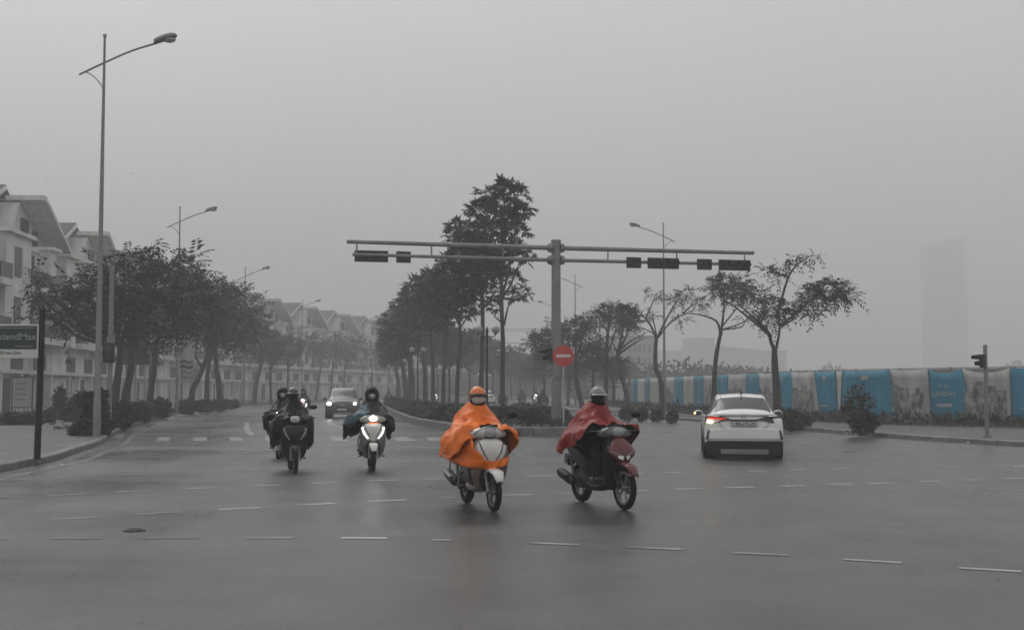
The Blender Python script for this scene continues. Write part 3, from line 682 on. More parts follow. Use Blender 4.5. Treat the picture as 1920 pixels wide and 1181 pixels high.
# ------------------------------------------------------------------ slim signal posts
def signal_post(px, py, ztop, lab, r=.055, mz=2.6, rz=0, sc=1, name='traffic_light_post'):
    p = G(px, py, .13); t = empty(name, p, 0, lab, 'traffic light')
    mb = MB(); mb.tube([(0, 0, 0), (0, 0, ztop)], [r * 1.15, r], 12); mb.tube([(0, 0, ztop), (0, 0, ztop + .05)], [r * 1.3, r * 1.1], 12); mb.tube([(0, 0, 0), (0, 0, .03)], r * 2.4, 12)
    mb.build('post', M['gantry'], t, smooth=40); return t
t = signal_post(204, 812, 5.4, 'slim grey post with a dark signal head, just right of the nearest left lamp', .075)
mb = MB(); mb.box(-.19, .17, -.24, -.05, 2.32, 2.95); o = mb.build('signal_head', M['black'], t, bevel=.02)
for z in (2.78, 2.5): mb = MB(); mb.tube([(0, -.24, z), (0, -.252, z)], .11, 16); mb.build('lens', M['tail_dark'], o)
mb = MB(); mb.box(-.1, .12, -.1, .1, 2.98, 3.2); mb.build('control_box', M['galv'], t, bevel=.01)
t = signal_post(1851, 819, 2.72, 'short grey post with dark hooded signal before the banner fence at right', .058)
side_signal(t, (-.05, 0, 2.3), .7, R(10))
mb = MB(); mb.tube([(0, 0, 2.7), (0, 0, 2.8)], [.03, .05], 10); mb.build('cap', M['galv'], t)

# ------------------------------------------------------------------ shelter and notice board on the left
p = G(243, 781, .13)
t = empty('shelter', p, R(8), 'small shelter with sloping dark roof panels on white posts behind the left trees', 'shelter')
for x in (0, .75): 
    for y in (0, 1.6): mb = MB(); mb.tube([(x, y, 0), (x, y, 3.7)], .055, 8); mb.build('post', M['banner_white'], t)
mb = MB(); mb.prism([(-.5, 2.75), (1.0, 2.75), (.85, 3.85), (-.5, 3.85)], 'y', -.06, 0); mb.build('roof_panel', M['board_dark'], t)
mb = MB(); mb.add([(.9, 0, 3.85), (1.5, 0, 2.8), (1.5, 1.7, 2.8), (.9, 1.7, 3.85), (.86, 0, 3.82), (1.44, 0, 2.76), (1.44, 1.7, 2.76), (.86, 1.7, 3.82)], [(0, 1, 2, 3), (7, 6, 5, 4), (0, 4, 5, 1), (1, 5, 6, 2), (2, 6, 7, 3), (3, 7, 4, 0)]); mb.build('roof_panel', M['board_dark'], t)
mb = MB(); mb.box(-.55, 1.55, -.09, 1.75, 3.86, 3.92); mb.box(.8, 1.52, -.08, -.02, 2.66, 2.74); mb.build('frame', M['banner_white'], t)
p = G(40, 778, .13)
t = empty('notice_board', p, R(5), 'pale notice board in a frame standing against the house front at far left', 'notice board')
mb = MB(); mb.box(-.5, .55, -.03, .03, .45, 2.1); b_ = mb.build('panel', M['banner_white'], t)
mb = MB(); mb.box(-.56, -.5, -.05, .05, 0, 2.16); mb.box(.55, .61, -.05, .05, 0, 2.16); mb.box(-.5, .55, -.05, .05, 2.1, 2.16); mb.box(-.5, .55, -.05, .05, .4, .45); mb.build('frame', M['dark'], t)
mb = MB()
for k in range(4): mb.box(-.35, .3 - .1 * (k % 2), -.036, -.031, 1.75 - k * .3, 1.8 - k * .3)
mb.build('print', M['pic_mid'], b_)

# ------------------------------------------------------------------ banner fence on the right
FP = [(52, 31), (36, 38.5), (24.5, 45.5), (20.4, 48.9), (17.65, 51.6), (13.95, 59.2), (11.9, 72), (10.6, 86), (9.9, 98), (9.2, 112), (8.6, 126)]
FPs = catmull([Vector((a, b, 0)) for a, b in FP], 8)
cum = [0]
for a, b in zip(FPs, FPs[1:]): cum.append(cum[-1] + (b - a).length)
def fpos(s):
    s = max(0, min(cum[-1] - 1e-4, s))
    for i in range(len(cum) - 1):
        if cum[i + 1] >= s: return FPs[i].lerp(FPs[i + 1], (s - cum[i]) / (cum[i + 1] - cum[i]))
def fs_px(px):
    q = (px - PW / 2) / (F * 1.002); lo = None
    for i in range(len(FPs) - 1):
        a, b = FPs[i], FPs[i + 1]; fa, fb = a.x - q * a.y, b.x - q * b.y
        if fa * fb <= 0: return cum[i] + (cum[i + 1] - cum[i]) * fa / (fa - fb + 1e-12)
    return cum[-1]
hf = empty('banner_fence', (0, 0, 0), 0, 'long roadside fence hung with alternating teal blue and printed grey banners at right', 'fence')
ZT, ZB = 2.44, .34
def panel(s0, s1, mt, slant=(0, 0), sag=0, k=8, zb=ZB, seed=0):
    mb = MB(); rg = random.Random(seed); rings = []
    for j in range(7):
        v = j / 6; z = zb + (ZT - zb) * v; row = []
        for i in range(k + 1):
            u = i / k; s = s0 + (s1 - s0) * u + (slant[0] * (1 - u) + slant[1] * u) * (1 - v); q = fpos(s); a = fpos(s + .1) - fpos(s - .1); n = Vector((-a.y, a.x, 0)).normalized()
            n = -n if n.y > 0 or (abs(n.y) < .05 and n.x > 0) else n
            w = .013 * math.sin(s * 3.1 + v * 2 + seed) + .012 * math.sin(s * 7 + seed * 2)
            row.append(q + n * (w + .035) + Vector((0, 0, z - sag * 4 * u * (1 - u) * v * v)))
        rings.append(row)
    mb.loft(rings, False, False); o = mb.build('banner_panel', mt, hf, smooth=True, fix=False)
    m_ = o.modifiers.new('th', 'SOLIDIFY'); m_.thickness = .012; m_.offset = 0
    return o
def fence_rect(mb, s0, s1, z0, z1, off=.075):
    k = max(1, int((s1 - s0) / .5)); r0, r1, r2, r3 = [], [], [], []
    for i in range(k + 1):
        s = s0 + (s1 - s0) * i / k; q = fpos(s); a = fpos(s + .1) - fpos(s - .1); n = Vector((-a.y, a.x, 0)).normalized()
        if n.y > 0: n = -n
        r0.append(q + n * off + Vector((0, 0, z0))); r1.append(q + n * off + Vector((0, 0, z1))); r2.append(q + n * (off - .01) + Vector((0, 0, z1))); r3.append(q + n * (off - .01) + Vector((0, 0, z0)))
    mb.loft([r0, r1, r2, r3, r0], False, False)
SL = {1424: -.3, 1455: -.5, 1485: -.45, 1529: -.35, 1568: -.2, 1582: .2, 1670: -.55, 1743: -.1, 1804: -.55, 1896: 0}
bnd = [(1150, 1188, 'w'), (1188, 1197, 'b'), (1197, 1210, 'w'), (1210, 1219, 'b'), (1219, 1250, 'w'), (1250, 1266, 'p'), (1266, 1283, 'b'), (1283, 1303, 'w'), (1303, 1321, 'b'), (1321, 1346, 'p'), (1346, 1367, 'b'), (1367, 1400, 'p'), (1400, 1424, 'b'), (1424, 1455, 'p'), (1455, 1485, 'b'), (1485, 1529, 'p'), (1529, 1568, 'b'), (1568, 1582, 'w'), (1582, 1670, 'b'), (1670, 1743, 'P'), (1743, 1804, 'L'), (1804, 1896, 'Q'), (1896, 1960, 'b'), (1960, 2040, 'p'), (2040, 2100, 'b'), (2100, 2190, 'p'), (2190, 2260, 'b')]
mb = MB(); mb.loft([[q + Vector((.03, .035, z)) for i, q in enumerate(FPs)] for z in (.3, ZT - .02)], False, False); o = mb.build('backing_sheet', M['far_wall'], hf, fix=False); o.modifiers.new('th', 'SOLIDIFY').thickness = .01
for i, (x0, x1, kd) in enumerate(bnd):
    s1, s0 = fs_px(x0), fs_px(x1)
    if s0 > s1: s0, s1 = s1, s0
    blue = kd in 'bL'
    o = panel(s0 + .02, s1 - .02, M['banner_blue'] if blue else M['banner_white'], (SL.get(x1, 0), SL.get(x0, 0)), .2 if kd in 'LQ' else .05, seed=i, zb=ZB + rnd.uniform(-.04, .05))
    w = s1 - s0; rg = random.Random(i * 5 + 1)
    if kd in 'pPQ' and w > .8:                              # printed views of buildings and trees
        m2 = MB(); c = s0 + w * .08
        while c < s1 - w * .1:
            bw = rg.uniform(.15, .5); ce = min(c + bw, s1 - w * .06); f = (c - s0) / w; hh = (1.25 - abs(f - .5) * .9) * rg.uniform(.75, 1.15)
            fence_rect(m2, c, ce, .58, .58 + min(hh, 1.6), .078 + .001 * rg.random()); c = ce
        m2.build('printed_picture', M['print'], o, fix=False)
    if kd == 'b' and w > 1.2:
        m1 = MB(); fence_rect(m1, s0 + w * .3, s1 - w * .3, .78, .84, .08); fence_rect(m1, s0 + w * .42, s1 - w * .42, 2.0, 2.2, .08); m1.build('print', M['banner_letter'], o, fix=False)
    if kd in 'L':
        sm = (s0 + s1) / 2; q = fpos(sm); a = (fpos(sm - .3) - fpos(sm + .3)); ang = math.atan2(a.y, a.x); n = Vector((-a.y, a.x, 0)).normalized(); n = -n if n.y > 0 else n
        text('LAVIDA+', .29, M['banner_letter'], o, q + n * .085 + Vector((0, 0, 1.38)), (R(90), 0, ang), bold=.003)
        text('Sa Sm', .22, M['banner_letter'], o, q + n * .085 + Vector((0, 0, 1.72)), (R(90), 0, ang))
        m1 = MB(); fence_rect(m1, sm - .35, sm + .35, .85, .98, .085); m1.build('print', M['banner_letter'], o, fix=False)
for i in range(int(cum[-1] // 2.6)):
    q = fpos(i * 2.6 + .4); n = Vector((0, .14, 0)); mb = MB(); mb.box(q.x - .035, q.x + .035, q.y + .07, q.y + .14, 0, ZT + .06); mb.build('post', M['galv'], hf)
mb = MB(); mb.tube([q + Vector((0, .08, ZT + .02)) for q in FPs], .025, 6); mb.tube([q + Vector((0, .08, ZB)) for q in FPs], .025, 6); mb.build('rail', M['galv'], hf, smooth=True)
# grass verge in front of the fence
rg = np.random.default_rng(4); N = 7000
ss = rg.uniform(0, cum[-1], N); dd = rg.uniform(.05, 3.4, N) ** 1.0
Pv = []
for s, d in zip(ss, dd):
    q = fpos(float(s)); Pv.append((q.x - .35 * d, q.y - .95 * d, .13))
Pv = np.array(Pv); Dv = rg.normal(size=(N, 3)) * .45 + np.array([0, 0, 1]); Dv /= np.linalg.norm(Dv, axis=1, keepdims=True)
hgt = np.where(dd < 1.6, .42, .16) * rg.uniform(.5, 1.2, N)
o = leaf_object('grass_verge', leaves(rg, Pv, Dv, hgt, 'bush', .6), M['grass'], None); tag(o, 'rough dark grass along the foot of the banner fence', 'grass', kind='stuff')
vb = offs(FPs, 0); sheet('verge', [(q.x, q.y + .1) for q in FPs] + [(q.x - 1.2, q.y - 3.2) for q in reversed(FPs)], .134, M['soil'])

# ------------------------------------------------------------------ row houses on the left
def make_house():
    t = empty('row_house', (0, 0, 0), 0, 'x', 'house')      # local x towards the street, y along it, ridge at y = 0
    mb = MB(); mb.box(-11, 0, -9.6, 9.6, 0, 11.0)
    mb.box(-3.5, .8, -7.2, -2.2, 4.6, 11.4); mb.box(-3.5, .8, 2.0, 3.6, 4.6, 11.2); mb.box(-3.5, .8, 6.2, 9.0, 4.6, 11.2)
    mb.box(-9.5, -.8, -1.2, 6.2, 11.0, 11.9); mb.add([(-9.5, -1.2, 11.9), (-.8, -1.2, 11.9), (-9.5, .2, 14.3), (-.8, .2, 14.3), (-9.5, 6.2, 11.9), (-.8, 6.2, 11.9)], [(0, 1, 3, 2), (2, 3, 5, 4), (1, 5, 3), (0, 2, 4), (0, 4, 5, 1)])
    mb.box(-9.5, -3.0, -7.0, -1.2, 11.0, 11.8)
    for y in (-9.3, -6.4, -2.4, -.35, 1.8, 4.3): mb.box(-.05, .45, y - .16, y + .16, 0, 2.5)
    mb.build('wall', M['wall'], t)
    mb = MB()
    def slope(y0, z0, y1, z1, x0, x1, th=.18):
        mb.add([(x0, y0, z0), (x1, y0, z0), (x1, y1, z1), (x0, y1, z1), (x0, y0, z0 - th), (x1, y0, z0 - th), (x1, y1, z1 - th), (x0, y1, z1 - th)], [(0, 1, 2, 3), (7, 6, 5, 4), (0, 4, 5, 1), (1, 5, 6, 2), (2, 6, 7, 3), (3, 7, 4, 0)])
    slope(-7.4, 12.3, 0, 15.5, -10.5, -1.7); slope(.25, 14.8, 7.6, 11.4, -10.5, .9); slope(0, 15.5, 1.2, 14.9, -10.5, -1.75)
    mb.build('roof', M['rooftile'], t)
    mb = MB(); slope(-7.3, 12.115, -.1, 15.215, -10.4, -1.72, .04); slope(.3, 14.575, 7.5, 11.22, -10.4, .88, .04); mb.build('soffit', M['wall'], t)
    mb = MB()                                               # fascia boards
    slope(-7.4, 12.22, 0, 15.42, -1.698, -1.6, .3); slope(.25, 14.72, 7.6, 11.32, .902, 1.0, .3); mb.box(-1.7, .9, .02, .248, 14.45, 14.75)
    slope(-7.6, 11.62, -1.9, 11.62, -3.6, 1.1, .25); mb.box(-3.6, 1.1, 1.8, 3.9, 11.2, 11.42); mb.box(-3.6, 1.1, 6.0, 9.3, 11.2, 11.42); mb.box(-3, .15, -9.62, 9.62, 10.95, 11.12); mb.box(-.1, .5, -9.62, 9.62, 2.51, 2.72)
    mb.build('fascia', M['trim'], t)
    def pane(nm, x, y0, y1, z0, z1, f=.07):
        m2 = MB(); m2.box(x, x + .05, y0, y0 + f, z0, z1); m2.box(x, x + .05, y1 - f, y1, z0, z1); m2.box(x, x + .05, y0 + f, y1 - f, z0, z0 + f); m2.box(x, x + .05, y0 + f, y1 - f, z1 - f, z1)
        o = m2.build(nm, M['pic_dark'], t); m2 = MB(); m2.box(x + .005, x + .03, y0 + f, y1 - f, z0 + f, z1 - f); m2.build('pane', M['house_glass'], o); return o
    for y0, y1 in ((-8.9, -7.6), (-1.9, 1.0), (3.8, 6.0)):
        pane('window', .01, y0, y1, 5.25, 7.6); pane('window', .01, y0, y1, 8.6, 10.7)
    pane('window', .81, -5.6, -4.3, 5.4, 7.4); pane('window', .81, -5.6, -4.3, 8.7, 10.6); pane('window', .81, 7.0, 8.2, 5.4, 7.4)
    for y0, y1 in ((-8.8, -6.3), (-3.4, -1.0), (1.4, 4.2)): pane('window', .01, y0, y1, 2.8, 3.95, .05)
    for y0, y1 in ((-8.9, -7.3), (-5.2, -3.4), (-1.9, -.8), (.2, 1.3), (2.4, 3.8)):
        pane('door', .01, y0, y1, .05, 2.2)
    pane('window', -.79, .4, 2.2, 11.9, 13.3); pane('window', -.79, 3.0, 4.3, 11.6, 12.7)
    for y0, y1, z in ((-2.2, 5.9, 4.55), (-9.4, -7.3, 4.55), (-2.2, 5.9, 7.9), (-9.4, -7.3, 7.9)):
        m2 = MB(); m2.box(0.01, 1.35, y0, y1, z, z + .42); o = m2.build('balcony', M['trim'], t)
        m2 = MB(); m2.box(1.25, 1.28, y0 + .05, y1 - .05, z + .45, z + 1.35); m2.box(.02, 1.25, y0 + .05, y0 + .08, z + .45, z + 1.35); m2.build('railing', M['house_glass'], o)
        m2 = MB(); m2.box(1.24, 1.3, y0, y1, z + 1.36, z + 1.42); m2.box(.02, 1.24, y0 + .03, y0 + .09, z + 1.36, z + 1.42)
        yy = y0
        while yy <= y1 - .05: m2.box(1.24, 1.29, yy, yy + .05, z + .42, z + 1.36); yy += 1.35
        m2.build('handrail', M['galv'], o)
    return t
h0 = make_house()
HP = [(-30.6, 63), (-31.8, 83.6), (-33.8, 103), (-35.6, 124), (-36.5, 144), (-35.9, 163), (-33.8, 180), (-31.2, 198), (-28.4, 217), (-25, 234), (-21.2, 252), (-16.5, 270), (-11, 288)]
ORD = ['nearest', 'second', 'third', 'fourth', 'fifth', 'sixth', 'seventh', 'eighth', 'ninth', 'tenth', 'eleventh', 'twelfth', 'thirteenth']
HD = ['its lower front at the left edge behind the signboard', 'the one with the large clear gable at top left', 'its gable crossed by the tallest street lamp', 'its roof just above the dark left crowns',
      'mostly hidden behind the dark left crowns', 'hidden behind the crowns near the third left lamp', 'first roof clear of the dark left crowns', 'gable under the head of the fourth left lamp', 'small pale gable above the dark oncoming car',
      'small gable by the fifth left lamp', 'faint, touching the dark median trees', 'faint, seen between the median trunks', 'farthest and faintest, behind the median trunks']
for i, (x, y) in enumerate(HP):
    o = h0 if i == 0 else copy_tree(h0); a = Vector(HP[max(i - 1, 0)]); b = Vector(HP[min(i + 1, len(HP) - 1)]); d = b - a
    place(o, (x - 1.25, y, .1), math.atan2(-d.x, d.y), f'{ORD[i]} gabled row house, {HD[i]}', 'gabled row houses on the left')

# ------------------------------------------------------------------ far buildings on the right and behind
def block(name, label, x0, x1, ytop, Y, depth, rows=0, cols=0, cat='building', m='far_wall', floorz=3.2):
    a, b = xg(x0, Y), xg(x1, Y); zt = at(0, ytop, Y).z; t = empty(name, ((a.x + b.x) / 2, Y, 0), 0, label, cat); w = (b.x - a.x) / 2
    mb = MB(); mb.box(-w, w, 0, depth, 0, zt); mb.build('wall', M[m], t)
    mb = MB(); mb.box(-w - .3, w + .3, -.3, depth + .3, zt, zt + zt * .03 + .2); mb.build('roof', M['rooftile'], t)
    if rows:
        for r_ in range(rows):
            z0 = zt * (.08 + .9 * r_ / rows)
            for c_ in range(cols):
                xc = -w + 2 * w * (c_ + .5) / cols; ww = w / cols * .55; mb = MB(); mb.box(xc - ww, xc + ww, -.08, -.01, z0, z0 + zt / rows * .55); mb.build('window', M['house_glass'], t)
    return t
block('office_block', 'hazy white block with rows of windows behind the right trees', 1130, 1232, 634, 300, 16, 4, 11)
block('warehouse', 'faint grey flat block left of the big right hand tree, behind the treeline', 1294, 1340, 637, 700, 32, 0, 0, m='pic_mid')
t = block('factory_hall', 'faint long low hall with a sloping roof behind the right hand trees', 1238, 1476, 660, 725, 45, 2, 9)
a, b = xg(1335, 722), xg(1474, 722)
mb = MB(); z1, z2 = at(0, 647, 722).z, at(0, 661, 722).z
mb.add([(a.x - t.location.x, -3, z1), (b.x - t.location.x, -3, z2), (b.x - t.location.x, 32, z2), (a.x - t.location.x, 32, z1), (a.x - t.location.x, -3, z1 - 2.5), (b.x - t.location.x, -3, z2 - 2.5), (b.x - t.location.x, 32, z2 - 2.5), (a.x - t.location.x, 32, z1 - 2.5)], [(0, 1, 2, 3), (7, 6, 5, 4), (0, 4, 5, 1), (1, 5, 6, 2), (2, 6, 7, 3), (3, 7, 4, 0)])
mb.build('roof', M['rooftile'], t)
block('low_building', 'long low pale building closing the road behind the far trees', 855, 1070, 712, 262, 12, 1, 16)
a, b = xg(1740, 1120), xg(1820, 1120)
t = empty('tower', ((a.x + b.x) / 2, 1120, 0), 0, 'tall apartment tower almost lost in the fog at far right', 'tower')
w = (b.x - a.x) / 2; zt = at(0, 448, 1120).z
mb = MB(); mb.box(-w, w * .1, 0, 14, 0, zt * .96); mb.box(w * .1, w, 3, 14, 0, zt); mb.box(-w * 1.35, w * 1.25, -8, 34, 0, 14); mb.build('wall', M['pic_mid'], t)
mb = MB()
for r_ in range(36):
    z = 16 + r_ * (zt * .94 - 16) / 36; mb.box(-w * .9, w * .0, -.25, -.02, z, z + 1.6); mb.box(w * .2, w * .9, 2.75, 2.98, z, z + 1.6)
mb.build('window', M['house_glass'], t)

# overhead cables between far poles
t = empty('overhead_cable', (0, 0, 0), 0, 'thin overhead cables crossing the far road between wooden poles behind the trees', 'cable')
for (xa, xb, y0, sag, Y) in ((760, 1125, 610, .6, 190), (760, 1125, 614, .6, 190), (760, 1125, 637, .5, 190)):
    a, b = at(xa, y0, Y), at(xb, y0, Y); mb = MB(); mb.tube([a.lerp(b, i / 16) - Vector((0, 0, sag * 4 * (i / 16) * (1 - i / 16))) for i in range(17)], .035, 5); mb.build('cable', M['dark'], t)
for xa in (760, 1125): p = xg(xa, 190); mb = MB(); mb.tube([(p.x, 190, 0), (p.x, 190, 12)], [.16, .11], 8); mb.build('pole', M['pic_dark'], t)

# ------------------------------------------------------------------ trees
LT = 'street trees along the left pavement'; RT = 'street trees along the right pavement'; MT = 'trees in the median'
T = tree
T('street_tree', 'dark leafy tree nearest the left edge, crown reaching in front of the first gabled house', (213, 798), [(216, 740), (223, 690), (226, 645)], [(98, 552, 36, 7), (75, 506, 22, 6), (66, 545, 24, 5), (90, 590, 26, 7), (140, 602, 40, 9), (155, 530, 34, 12), (195, 485, 32, 14), (205, 555, 46, 34), (235, 595, 46, 34), (165, 575, 40, 12)], 620, .9, r0=.2, group=LT, wind=.35, seed=1, z0=.13)
T('street_tree', 'second dark tree on the left, trunk forking low beside the shelter', (236, 792), [(236, 740), (246, 690), (243, 645)], [(262, 497, 40, 26), (300, 530, 46, 34), (300, 590, 46, 36), (288, 462, 10, 14, 0, .6), (240, 478, 25, 14), (330, 480, 16, 7), (345, 500, 14, 6), (255, 560, 40, 35)], 640, .9, r0=.22, group=LT, wind=.35, seed=2, limbs=[[(243, 650), (262, 626), (275, 612)], [(275, 632), (262, 622)]], z0=.13)
T('street_tree', 'third dark tree on the left, straight trunk left of the lamp with the banner', (281, 783), [(282, 740), (289, 690), (291, 650), (300, 620)], [(340, 545, 45, 34), (345, 497, 26, 9), (370, 590, 36, 32), (325, 605, 36, 26), (383, 520, 14, 8), (395, 545, 16, 12), (365, 478, 14, 5, 0, .7)], 600, .95, r0=.2, group=LT, wind=.35, seed=3, limbs=[[(288, 655), (272, 635), (262, 625)]], z0=.13)
T('street_tree', 'crooked leaning tree right of the pale pole banner on the left', (357, 773), [(361, 733), (374, 705), (386, 675), (393, 650)], [(398, 580, 40, 32), (412, 540, 28, 14), (385, 618, 36, 22), (430, 555, 20, 11)], 480, 1.0, r0=.22, group=LT, wind=.35, seed=4, limbs=[[(380, 690), (366, 668), (361, 650)]])
T('street_tree', 'dark tree right of the crooked one, middle of the left row', (388, 770), [(388, 720), (391, 690), (397, 652)], [(415, 608, 40, 26), (440, 580, 28, 18), (450, 548, 18, 9), (425, 560, 22, 12)], 430, 1.0, r0=.2, group=LT, wind=.35, seed=5)
T('street_tree', 'dark tree with trunk leaning left before the house row, sixth on the left', (413, 768), [(410, 720), (405, 680), (402, 640)], [(430, 635, 34, 18), (458, 612, 28, 22), (478, 572, 20, 10), (484, 596, 16, 12), (470, 548, 12, 6)], 400, 1.0, r0=.24, group=LT, wind=.35, seed=6)
T('street_tree', 'slanting tree behind the black scooter rider, seventh on the left', (476, 758), [(480, 720), (489, 685), (492, 655)], [(490, 640, 26, 24), (476, 622, 24, 18), (500, 612, 14, 14), (460, 650, 20, 12)], 420, 1.0, r0=.26, group=LT, wind=.35, seed=7)
T('street_tree', 'small slim tree above the pale helmet of the black scooter rider', (508, 757), [(507, 700), (508, 688)], [(507, 655, 20, 20), (520, 640, 14, 14)], 420, .95, r0=.16, group=LT, wind=.35, seed=8)
T('street_tree', 'slim forked tree just left of the dark oncoming car', (537, 755), [(540, 710), (540, 690)], [(540, 650, 26, 20), (548, 625, 14, 14), (560, 655, 18, 14)], 300, .95, r0=.18, group=LT, wind=.35, seed=9)
T('street_tree', 'leaning tree directly left of the dark car roof', (592, 751), [(597, 715), (603, 680)], [(590, 645, 22, 20), (575, 655, 20, 18), (605, 655, 20, 16)], 280, 1.0, r0=.2, group=LT, wind=.35, seed=10)
T('street_tree', 'rounded tree behind the dark oncoming car', (620, 750), [(622, 715), (624, 685)], [(622, 650, 24, 22), (635, 638, 16, 14), (640, 665, 18, 12)], 280, 1.05, r0=.2, group=LT, wind=.35, seed=11)
T('street_tree', 'tree just left of the rider in the blue and dark poncho', (645, 749), [(645, 710), (646, 685)], [(655, 650, 24, 20), (668, 638, 14, 12), (650, 668, 18, 12)], 280, 1.05, r0=.18, group=LT, wind=.35, seed=12)
T('street_tree', 'thin pale tree just right of the hooded rider, far left row', (698, 748), [(697, 715), (698, 690)], [(700, 668, 20, 18), (690, 655, 14, 12)], 220, 1.0, r0=.16, group=LT, wind=.35, seed=13)
T('street_tree', 'last faint thin tree of the far left row, beside the median', (729, 747), [(728, 715), (730, 695)], [(731, 676, 18, 16), (722, 665, 12, 10)], 200, 1.1, r0=.16, group=LT, wind=.35, seed=14)

T('median_tree', 'tallest tree of the median, topmost crown above the gantry arm', (943, 790), [(942, 700), (943, 640), (940, 560), (942, 480), (946, 420)], [(945, 353, 30, 7), (922, 360, 24, 7), (972, 366, 16, 12), (938, 383, 36, 9), (972, 398, 20, 10), (896, 394, 22, 9), (940, 412, 30, 7), (910, 428, 34, 10), (965, 436, 24, 7), (884, 452, 34, 9), (945, 462, 40, 9), (978, 480, 22, 6), (962, 522, 14, 8), (974, 549, 18, 9), (905, 478, 45, 11)], 1150, .56, 'palmate', r0=.125, group=MT, seed=21, Y=57, z0=.26, wid=.95, limbs=[[(945, 610), (953, 575), (965, 545)], [(942, 605), (932, 598), (924, 590)]], twigs=3)
T('median_tree', 'second tall median tree, trunk behind the nearest globe lamp', (899, 790), [(902, 720), (905, 620), (904, 560), (902, 505)], [(868, 428, 26, 9), (880, 458, 36, 12), (862, 488, 42, 14), (900, 512, 34, 18), (925, 500, 25, 12), (927, 548, 18, 10), (880, 540, 30, 18), (925, 572, 14, 8), (850, 440, 14, 6)], 950, .58, 'palmate', r0=.14, group=MT, seed=22, Y=61, z0=.26, wid=.95)
T('median_tree', 'median tree with a slim trunk forking into a fan, left of the tall pair', (857, 790), [(857, 740), (859, 690), (863, 640), (862, 605)], [(842, 512, 30, 16), (870, 545, 32, 22), (838, 556, 30, 20), (860, 578, 36, 13), (818, 520, 22, 10)], 640, .64, 'palmate', r0=.14, group=MT, seed=23, Y=68, z0=.26, wid=.95, limbs=[[(862, 612), (852, 590), (846, 575)], [(862, 615), (875, 595), (884, 570)]])
T('median_tree', 'fourth median tree from the right, slender trunk, dense round crown', (832, 790), [(832, 700), (838, 615)], [(812, 528, 26, 14), (830, 568, 30, 20), (800, 545, 24, 16), (822, 600, 26, 13)], 560, .7, 'palmate', r0=.16, group=MT, seed=24, Y=76, z0=.26, wid=1.1)
T('median_tree', 'fifth median tree from the right, crown filling the middle of the dark mass', (812, 790), [(812, 700), (808, 625)], [(788, 538, 22, 11), (792, 575, 28, 20), (774, 556, 18, 10), (800, 605, 24, 14)], 380, .95, 'palmate', r0=.18, group=MT, seed=25, Y=84, z0=.26)
T('median_tree', 'sixth median tree from the right, dark trunk right of the second globe lamp', (797, 780), [(797, 700), (790, 640)], [(768, 570, 22, 15), (780, 608, 28, 18), (752, 586, 18, 12), (765, 632, 24, 14)], 380, .95, 'palmate', r0=.22, group=MT, seed=26, Y=92, z0=.26)
T('median_tree', 'seventh median tree from the right, thick dark trunk left of the second globe lamp', (772, 780), [(772, 710), (768, 660)], [(752, 606, 24, 18), (768, 638, 30, 18), (738, 590, 14, 8), (748, 645, 24, 16)], 400, 1.0, 'palmate', r0=.3, group=MT, seed=27, Y=98, z0=.26)
T('median_tree', 'eighth median tree from the right, lower crown near the far houses', (761, 780), [(760, 720), (752, 670)], [(740, 618, 22, 14), (748, 650, 26, 16), (732, 640, 16, 14)], 420, 1.05, 'palmate', r0=.3, group=MT, seed=28, Y=110, z0=.26)
T('median_tree', 'leftmost tree of the dark median mass', (748, 780), [(747, 720), (740, 680)], [(732, 600, 14, 8), (734, 640, 20, 16), (742, 664, 26, 13), (728, 662, 14, 10)], 380, 1.1, 'palmate', r0=.25, group=MT, seed=29, Y=124, z0=.26)
k = 0
for px, Y, bl, lab in [(880, 132, [(872, 655, 28, 24), (885, 640, 18, 14)], 'hazy median tree seen between the fan tree and the second tall trunk'),
                       (842, 112, [(850, 645, 28, 24), (832, 635, 18, 16)], 'hazy median tree behind the fan shaped one, crown under its fork'),
                       (820, 140, [(818, 660, 24, 22)], 'pale median tree low behind the fourth and fifth trunks'),
                       (924, 150, [(925, 668, 26, 22), (912, 650, 14, 12)], 'hazy tree seen between the two tall median trunks'),
                       (958, 168, [(958, 678, 26, 18), (970, 665, 14, 12)], 'hazy tree right of the tallest median trunk'),
                       (900, 190, [(900, 682, 24, 16)], 'faint far tree behind the nearest globe lamp'),
                       (985, 196, [(985, 684, 22, 15)], 'faint far tree above the distant motorcyclists'),
                       (945, 215, [(944, 690, 22, 13)], 'faintest far tree closing the median')]:
    T('median_tree', lab, (px, 760), [(px + 1, 715), (px, 700)], bl, 330, 1.15, 'palmate', r0=.17, group=MT, seed=40 + k, Y=Y, z0=.26, wid=1.2); k += 1

T('street_tree', 'largest tree on the right, spreading crown above the white car', (1458, 798), [(1457, 740), (1453, 690), (1452, 650)], [(1557, 542, 40, 20), (1522, 556, 26, 20), (1590, 552, 18, 10), (1530, 585, 14, 14, 0, .6), (1500, 590, 18, 8, 0, .6), (1450, 578, 20, 16), (1425, 553, 28, 12), (1400, 545, 24, 8), (1440, 602, 20, 10), (1480, 574, 22, 7), (1463, 500, 14, 5), (1443, 505, 12, 5), (1482, 482, 13, 5), (1526, 479, 8, 5), (1457, 518, 16, 5), (1400, 590, 14, 6, 0, .5)], 720, .52, r0=.2, group=RT, seed=51, forks=False,
  limbs=[[(1452, 655), (1447, 640), (1443, 625), (1415, 600), (1385, 575), (1350, 549)], [(1445, 632), (1430, 612), (1405, 590), (1375, 562)], [(1455, 655), (1463, 615), (1458, 585), (1450, 570)], [(1462, 610), (1490, 590), (1512, 568), (1550, 545), (1585, 548)], [(1458, 590), (1478, 520), (1500, 492), (1525, 477)], [(1480, 520), (1460, 512), (1445, 506)], [(1464, 612), (1485, 600), (1498, 590)]])
